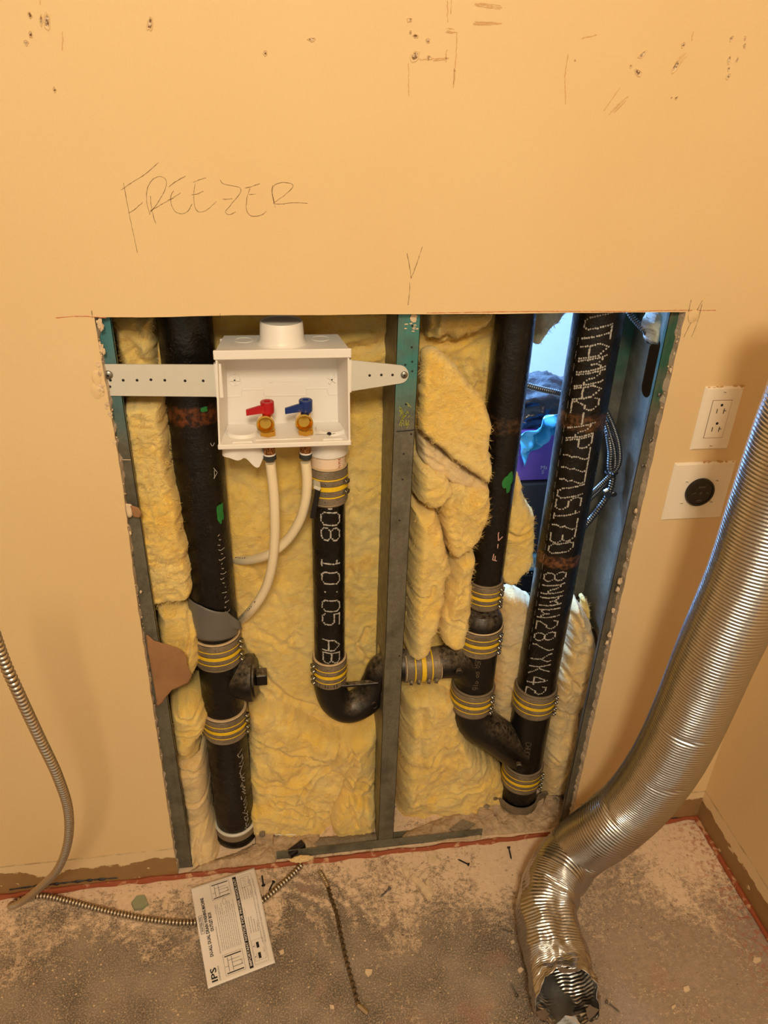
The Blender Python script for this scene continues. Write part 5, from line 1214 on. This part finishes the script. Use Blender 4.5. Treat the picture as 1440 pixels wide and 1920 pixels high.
text_geo('IPS', .035, .845, .085, .125, .02, gt); text_geo('CORPORATION', .03, .80, .022, .13, 0, gt)
text_geo('WATER-TITE', .49, .925, .030, .15, .02, gt); frame(.475, .912, .655, .965, .0007, gt)
text_geo('DU-ALL DUAL DRAIN WASHING MACHINE', .26, .848, .046, .59, .035, gt); text_geo('OUTLET BOX', .47, .780, .046, .19, .035, gt)
text_geo('INSTALLATION INSTRUCTIONS', .26, .735, .016, .24, .005, gt)
rect(.03, .315, .965, .372, gt); text_geo('IMPORTANT NOTICE FOR PROPER KNOCK-OUT', .05, .328, .034, .89, .015, gw, .0009)
LT = ['Cut opening in the wall and mount the box between studs with supplied', 'brackets. Remove proper knock-out for standpipe in bottom of the box.', 'Apply cement to the drain socket and standpipe. Push together and', 'hold until set. Connect the water lines to the supply valves. Test all', 'connections for leaks before closing up the wall. Top outlet can be', 'used for the vent. The drain can be placed left or right. Attach washer', 'hoses to the valves. Do not use petroleum products on this box.', 'Use proper primer and cement. Level the box so that front edge is', 'flush with the finished wall line. Install faceplate after painting.', 'Check local plumbing code before starting the installation work.']
for i, l_ in enumerate(LT): text_geo(l_, .275, .695 - i * .030, .0135, .44 - .05 * (i % 3 == 2) - .1 * (i == 4), 0, gt)
for u0 in (.045, .775):    # two line drawings of the box with its pipes
    frame(u0, .43, u0 + .19, .72, .0004, gt)
    for k_ in range(2): rect(u0 + .012 + .155 * k_, .45, u0 + .022 + .155 * k_, .70, gt)
    line(u0 + .03, .66, u0 + .16, .66, .0008, gt); line(u0 + .03, .60, u0 + .16, .60, .0008, gt); line(u0 + .06, .45, u0 + .06, .60, .0009, gt); line(u0 + .10, .45, u0 + .10, .60, .0006, gt); line(u0 + .13, .48, u0 + .13, .66, .0006, gt); line(u0 + .08, .66, u0 + .08, .71, .0006, gt)
    Pq = np.array([sh(u0 + .08 + .02 * math.cos(t_), .49 + .03 * math.sin(t_), .0005) for t_ in np.linspace(math.pi, 2 * math.pi, 12)]); gt.add(*stroke(Pq, .0007, (0, 0, 1), 0))
Pq = np.array([sh(.72 + .035 * math.cos(t_), .555 + .028 * math.sin(t_), .0005) for t_ in np.linspace(0, 2 * math.pi, 26)]); gt.add(*stroke(Pq, .0004, (0, 0, 1), 0)); line(.755, .555, .80, .555, .0003, gt)
frame(.045, .08, .95, .285, .0003, gt)
for (u0, a_) in ((.34, ['When left side of the box is', 'used as drain remove the', 'knock-out marked left', 'See Figure 1']), (.66, ['Apply sealant around the', 'the plug on the unused side', 'and tighten by hand', 'See Figure 2'])):
    for i, l_ in enumerate(a_): text_geo(l_, u0, .245 - i * .037, .017, .15 - .03 * (i == 2) - .06 * (i == 3), .004 * (i == 3), gt)
for l_, v_ in (('USE THE TOP KNOCK-OUT FOR VENT ONLY. DO NOT REMOVE THE BOTTOM BEFORE TESTING FOR LEAKS', .108), ('Warning: always check the rough-in before closing the wall and keep this sheet for reference', .062)): text_geo(l_, .22, v_, .014, .66, 0, gt)
frame(.80, .13, .925, .255, .0005, gt); text_geo('Figure 1', .83, .14, .012, .05, 0, gt)
for k_ in range(5): line(.82 + .02 * k_, .17 + .008 * (k_ % 2), .835 + .02 * k_, .235 - .01 * (k_ % 3), .0004, gt)
for u0 in (.09, .19): rect(u0, .175, u0 + .055, .215, gt); line(u0 + .005, .235, u0 + .05, .235, .0004, gt); rect(u0 + .02, .25, u0 + .03, .263, gt)
frame(.075, .10, .27, .275, .0003, gt); text_geo('Figure 2', .13, .115, .012, .05, 0, gt)
obj('printing', gt, m_ink, SH, smooth=False)['label'] = 'black printed text and drawings'
obj('banner_lettering', gw, m_paper, SH, smooth=False)['label'] = 'white letters in the black banner'

# ------------------------------------------------------------------ twisted metal strip on the floor
TW = thing('twisted_metal_strip', fl(650, 1770, 0), 'long twisted dark metal strip lying on the floor in front of the middle stud', 'metal strip')
Q, s_ = smooth_path([fl(600, 1634, .006), fl(609, 1650, .006), fl(616, 1664, .006)], .0009); g = G(); g.add(*tube(Q, .0056 * (1 - .15 + .15 * np.abs(np.sin(s_ / .0042 * math.pi))), 14)); obj('ribbed_end', g, m_bx, TW)
Q, s_ = smooth_path([fl(616, 1664, .006), fl(622, 1685, .007), fl(632, 1715, .006), fl(640, 1755, .006), fl(650, 1800, .006), fl(662, 1845, .006), fl(672, 1885, .006)], .0012)
T_, N_, B_ = frames(Q); g = G()
for k0 in (0,):
    th_ = s_ / .0125 * math.pi * 2 / 1.0 * .5; wv_ = np.stack([np.cos(th_), np.sin(th_)], 1); dr = N_ * wv_[:, :1] + B_ * wv_[:, 1:]; nr_ = np.cross(T_, dr)
    hw = .0050; hh = .0012; c4 = [Q + dr * hw * sx + nr_ * hh * sy for sx, sy in ((1, 1), (-1, 1), (-1, -1), (1, -1))]; k = len(Q); V = np.vstack(c4)
    g.add(V, [(j * k + i, j * k + i + 1, ((j + 1) % 4) * k + i + 1, ((j + 1) % 4) * k + i) for i in range(k - 1) for j in range(4)])
obj('twisted_length', g, simple('dull_steel', S(150, 138, 122), .35, metal=1), TW, sharp=50)
g = G(); A, B = fl(671, 1884, .006), fl(690, 1901, .005); d_ = (B - A) / np.linalg.norm(B - A); g.add(*cyl(A, d_, .0048, np.linalg.norm(B - A), 6, .0006)); obj('hex_shank', g, m_bx, TW)

# ------------------------------------------------------------------ screws, chips and rubble on the floor
def floor_screw(p0, p1, label, z=.0022, m=m_darkscrew, r=.0016):
    """p0 = head pixel, p1 = tip pixel"""
    A, B = fl(*p0, .0035), fl(*p1, z); d_ = B - A; Ln = np.linalg.norm(d_); d_ /= Ln; s_ = np.linspace(0, Ln, 60)
    rr = r * np.interp(s_ / Ln, [0, .85, 1], [1, 1, .12]) * (1 + .22 * np.sin(s_ / .0016 * 2 * math.pi) * (s_ / Ln > .2))
    T_ = thing('drywall_screw', (A[0], A[1], 0), label, 'screw', 'drywall screws on the floor'); g = G(); g.add(*tube(A + s_[:, None] * d_, rr, 10)); obj('shank', g, m, T_)
    g = G(); g.add(*lathe([(-.0003, .0030), (.0006, .0041), (.0012, .0041), (.004, .0016)], A - d_ * .0008, d_, 18)); g.add(*cyl(A - d_ * .0012, -d_, .0014, .0003, 4)); obj('head', g, m, T_); return T_
for a_, b_, l_, m_ in (((494, 1660), (491, 1640), 'upright-pointing screw nearest the sheet corner below the track', m_darkscrew), ((513, 1653), (504, 1671), 'bluish screw touching the armoured cable near the sheet', m_darkscrew), ((879, 1621), (858, 1611), 'screw lying on dust midway between sheet and duct, head to the right', m_darkscrew),
                       ((954, 1589), (959, 1612), 'screw nearest the red sealant line left of the duct', m_darkscrew), ((731, 1665), (713, 1682), 'screw half buried in dust below the middle stud', m_bxd), ((960, 1748), (941, 1743), 'screw beside the duct belly, head against the duct', m_zinc), ((969, 1867), (957, 1843), 'screw left of the open duct end, head toward the viewer', m_zinc), ((1137, 1878), (1163, 1898), 'screw to the right of the open duct end', m_zinc), ((487, 1680), (489, 1686), 'short screw half hidden beside the sheet edge', m_zinc)):
    floor_screw(a_, b_, l_, m=m_)
def chip(poly, label, m=m_chalk, th=.0035, name='plaster_chip', cat='plaster chip', z=0.0003, group=None):
    P = np.array([fl(u, v, z) for u, v in poly]); g = G(); n_ = len(P); c = P.mean(0)
    top = c + (P - c) * .93; top[:, 2] += th; g.add(np.vstack([P, top]), [tuple(range(2 * n_ - 1, n_ - 1, -1))[::-1]] + [(i, (i + 1) % n_, n_ + (i + 1) % n_, n_ + i) for i in range(n_)]); return tag(obj(name, g, m, smooth=False), label, cat, group)
chip([(768, 1646), (774, 1637), (795, 1658), (813, 1674), (803, 1691), (790, 1672), (786, 1664)], 'long pale plaster strip on the dust below the middle stud')
chip([(752, 1627), (758, 1618), (768, 1630), (767, 1644), (762, 1650), (757, 1638)], 'crumbly plaster piece above-left of the long strip')
chip([(801, 1612), (806, 1603), (817, 1606), (822, 1613), (813, 1620), (803, 1620)], 'round plaster chip close to the floor track right of the middle stud')
chip([(797, 1655), (802, 1648), (807, 1655), (805, 1662), (799, 1661)], 'tiny plaster crumb touching the long strip')
chip([(685, 1818), (699, 1819), (697, 1827), (690, 1833), (684, 1825)], 'cream plaster chip right of the twisted metal strip')
chip([(618, 1885), (626, 1886), (627, 1893), (619, 1892)], 'small chip left of the lower end of the twisted strip')
chip([(523, 1785), (532, 1781), (533, 1788), (526, 1791)], 'small chip at the right edge of the instruction sheet')
chip([(970, 1819), (976, 1814), (983, 1819), (978, 1824), (973, 1826)], 'white flake left of the duct end')
chip([(957, 1766), (963, 1763), (965, 1769), (959, 1771)], 'pinkish crumb left of the duct belly')
chip([(1280, 1852), (1290, 1849), (1294, 1858), (1286, 1862), (1281, 1858)], 'pale chip alone on the open floor at right')
chip([(1258, 1889), (1266, 1884), (1267, 1889), (1259, 1895)], 'thin pale sliver lowest on the right floor')
chip([(1412, 1797), (1424, 1796), (1427, 1803), (1418, 1808), (1411, 1803)], 'pink plaster chip near the right wall')
chip([(1180, 1651), (1187, 1650), (1188, 1658), (1182, 1658)], 'small pale crumb on the floor under the duct bend')
chip([(246, 1695), (256, 1682), (272, 1680), (279, 1696), (268, 1706), (252, 1708)], 'pale green board scrap with a nail hole near the left cable', simple('green_board', S(150, 156, 128), .85, var=.15, scale=60), .006, 'board_scrap', 'board scrap')
chip([(303, 1700), (308, 1693), (316, 1697), (314, 1706), (306, 1707)], 'yellowish crumb between green scrap and sheet')
# loose dust crumbs, uncountable
g = G()
for i in range(520):
    px = random.uniform(0, 1000) if random.random() < .8 else random.uniform(1100, 1440); f_ = random.random() ** 1.6
    base = 1690 - .114 * px; py = base + f_ * 190 if random.random() < .75 else random.uniform(base + 20, 1915)
    if py < base + 6: continue
    p = fl(px, py, .0006)
    if p[0] > XW - .01: continue
    s_ = random.uniform(.0007, .0026); V_, F_ = lump(p, (s_, s_, s_ * .6), i, .4, 1); V_[:, 2] = np.maximum(V_[:, 2], 0.0002); g.add(V_, F_)
tag(obj('plaster_dust_crumbs', g, m_chalk, sharp=None), 'scattered plaster crumbs and dust over the concrete floor', 'plaster dust', kind='stuff')
# rubble and dust inside the cavity
def mound(name, poly, hmax, m, label, cat, seed, Zc=.0, pitch=.0025, rough_=.005):
    P = np.array([fl(u, v, Zc)[:2] for u, v in poly]); lo, hi = P.min(0), P.max(0); gx = np.arange(lo[0], hi[0] + pitch, pitch); gy = np.arange(lo[1], hi[1] + pitch, pitch); X, Yg = np.meshgrid(gx, gy, indexing='ij'); I = inpoly(P, X, Yg); d, _, _ = segdist(P, X, Yg)
    q3 = np.stack([X * 45, Yg * 45, X * 0], -1); h = hmax * np.clip(d / .02, 0, 1) ** .6 * (.75 + .35 * fbm(q3, seed, 4)) + rough_ * .5 * np.clip(fbm(q3 * 4, seed + 2, 3), 0, 1); h = np.where(I, np.maximum(h, .0006), -.004)
    V = np.stack([X.ravel(), Yg.ravel(), h.ravel()], 1); ny = X.shape[1]; ok = I[:-1, :-1] | I[1:, :-1] | I[1:, 1:] | I[:-1, 1:]; ci, cj = np.nonzero(ok)
    g = G(); g.add(V, np.stack([ci * ny + cj, (ci + 1) * ny + cj, (ci + 1) * ny + cj + 1, ci * ny + cj + 1], 1).tolist()); return tag(obj(name, g, m, sharp=None), label, cat, kind='stuff')
mound('plaster_rubble', [(350, 1640), (380, 1618), (440, 1600), (520, 1560), (560, 1545), (600, 1560), (600, 1600), (520, 1608), (515, 1622), (430, 1636)], .014, m_rubble, 'heap of plaster rubble at the foot of the left stack', 'rubble', 3)
mound('plaster_rubble', [(745, 1582), (760, 1560), (850, 1525), (940, 1490), (1060, 1490), (1062, 1545), (1010, 1560), (905, 1568), (900, 1575)], .013, m_rubble, 'heap of plaster rubble round the foot of the right stack', 'rubble', 8)
mound('plaster_rubble', [(555, 1600), (600, 1570), (715, 1560), (722, 1586), (640, 1594)], .010, m_rubbleg, 'grey plaster rubble behind the floor track left of the middle stud', 'rubble', 12)
chip([(478, 1575), (482, 1557), (508, 1556), (515, 1572), (513, 1588), (480, 1585)], 'square plaster block with a bolt beside the foot of the left stack', m_rubble, .022, 'plaster_block', 'plaster block', .002)
g = G(); q = fl(492, 1566, .026); g.add(*cyl(q, (0, 0, 1), .0065, .009, 18, .001)); g.add(*box(q - (.005, -.002, .004), q + (.006, .016, .006), .001)); tag(obj('anchor_bolt', g, m_rubbleg), 'dusty bolt standing on the plaster block', 'bolt')
R_ = rotm((0, 0, 1), .55); g = G(); q = fl(556, 1592, .018); g.add(*box(q - (.020, .008, .007), q + (.020, .008, .008), .0015, rot=R_ @ rotm((0, 1, 0), -.12))); g.add(*lump(q + (.008, .004, .007), (.010, .006, .004), 3, .4))
tag(obj('asphalt_chunk', g, simple('tar_black', S(28, 26, 34), .3, bump=.003, bscale=90)), 'small black block fragment lying behind the floor track', 'black fragment')
chip([(515, 1566), (514, 1551), (549, 1553), (556, 1566)], 'small white label scrap with dots peeking from under the wool', m_paper, .0012, 'label_scrap', 'paper scrap', .016)
chip([(842, 1556), (868, 1538), (893, 1547), (858, 1567)], 'flat grey tile-like scrap in front of the right rubble', m_rubbleg, .005, 'mortar_slab', 'mortar slab', .010)
chip([(893, 1535), (897, 1520), (925, 1521), (926, 1534), (905, 1538)], 'plaster block left of the riser clamp', m_rubble, .018, 'plaster_block', 'plaster block', .006)
chip([(1018, 1512), (1022, 1500), (1040, 1502), (1043, 1516), (1028, 1520)], 'plaster block right of the riser clamp', m_rubble, .018, 'plaster_block', 'plaster block', .008)

# ------------------------------------------------------------------ seen through the gap, in the next room
yq = .42
def wq(px, py, Y=yq): return at(px, py, Y)
g = G(); a_, b_ = wq(960, 903), wq(1120, 803); g.add(*box((a_[0], yq, a_[2]), (b_[0] + .05, yq + .28, b_[2]), .003)); pb = tag(obj('purple_carton', g, simple('purple_card', S(112, 84, 190), .6, var=.15, scale=8)), 'purple box seen through the gap between the two right pipes', 'box')
cu = G()
def flat_text(txt, p, size, g_):
    c_ = bpy.data.curves.new('t', 'FONT'); c_.body = txt; c_.size = size; ob = bpy.data.objects.new('t', c_); COL.objects.link(ob); dg = bpy.context.evaluated_depsgraph_get(); me = bpy.data.meshes.new_from_object(ob.evaluated_get(dg)); V_ = [(p[0] + v.co.x, p[1], p[2] + v.co.y) for v in me.vertices]; F_ = [tuple(q_.vertices) for q_ in me.polygons]; bpy.data.objects.remove(ob); bpy.data.curves.remove(c_); bpy.data.meshes.remove(me); g_.add(V_, F_)
p = wq(1013, 880, yq - .0008); flat_text('Ma', p, .014, cu); flat_text('S', p + (.004, 0, -.012), .014, cu); obj('lettering', cu, simple('pale_print', S(200, 200, 220), .6), pb, smooth=False)
g = G(); c_ = wq(960, 1035); g.add(*box((c_[0] - .02, yq - .01, c_[2]), (b_[0] + .08, yq + .30, a_[2] - .003), .004)); tag(obj('storage_crate', g, simple('dark_crate', S(52, 52, 60), .5)), 'dark crate carrying the purple box beyond the gap', 'crate')
g = G(); d_ = wq(960, 1066); g.add(*box((c_[0] - .02, yq - .02, d_[2]), (b_[0] + .09, yq + .30, c_[2] - .003), .004), 0)
for k_ in range(9):
    p = wq(986 + k_ * 8, 1050, yq - .0206); g.add(*stroke([p, p + (.002, 0, -.008), p + (.006, 0, -.014)], .0012, NW, 0), 1)
tag(obj('plastic_bin', g, [simple('pale_blue_plastic', S(150, 200, 224), .25), m_bxd]), 'pale blue clear bin under the dark crate beyond the gap', 'bin')
g = G(); e_ = wq(960, 1100); g.add(*box((c_[0] - .03, yq - .03, 0.0), (b_[0] + .10, yq + .31, d_[2] - .003), .003), 0)
for k_ in range(10): g.add(*cyl(wq(968 + k_ * 7.2, 1074, yq - .03), (0, -1, 0), .0016, .0006, 10), 1)
tag(obj('black_rack', g, [m_black, m_white]), 'black rack with a row of pale dots beneath the blue bin', 'rack')
g = G(); b0 = wq(1010, 800); V_, F_ = lump((b0[0] + .03, yq + .12, b0[2] + .012), (.17, .11, .062), 5, .22, 5, 2.0); V_ += .006 * fbm(V_ * 40, 5, 3)[:, None]; V_[:, 2] = np.maximum(V_[:, 2], b_[2] + .002); g.add(V_, F_)
tag(obj('plastic_bag', g, simple('black_bag', S(30, 34, 44), .22, bump=.004, bscale=25), sharp=None), 'crumpled black plastic bag on the purple box', 'bag')
U = []; nu, nv = 26, 18
for j in range(nv):
    for i in range(nu):
        u_, v_ = i / (nu - 1), j / (nv - 1); A = wq(978 + 85 * u_, 842 - 62 * u_ + (v_ - .5) * 50 * (1 - .3 * u_), yq - .035); A = A + (0, .012 * math.sin(u_ * 14 + v_ * 5) + .008 * math.sin(v_ * 11 - u_ * 7), 0); U.append(A)
g = G(); g.add(U, [(j * nu + i, j * nu + i + 1, (j + 1) * nu + i + 1, (j + 1) * nu + i) for j in range(nv - 1) for i in range(nu - 1)]); o = obj('blue_wrapper', g, simple('blue_film', S(60, 160, 215), .35), sharp=30); o.modifiers.new('s', 'SOLIDIFY').thickness = .001; tag(o, 'crumpled bright blue wrapper lying over the purple box', 'wrapper')
g = G(); q = wq(990, 1140, .26); g.add(*prism([at(968, 1112, .24), at(1010, 1112, .24), at(1012, 1160, .24), at(1000, 1150, .24)], (0, 1, 0), .002)); tag(obj('metal_offcut', g, m_galv, smooth=False), 'triangular metal offcut low in the gap', 'metal scrap')
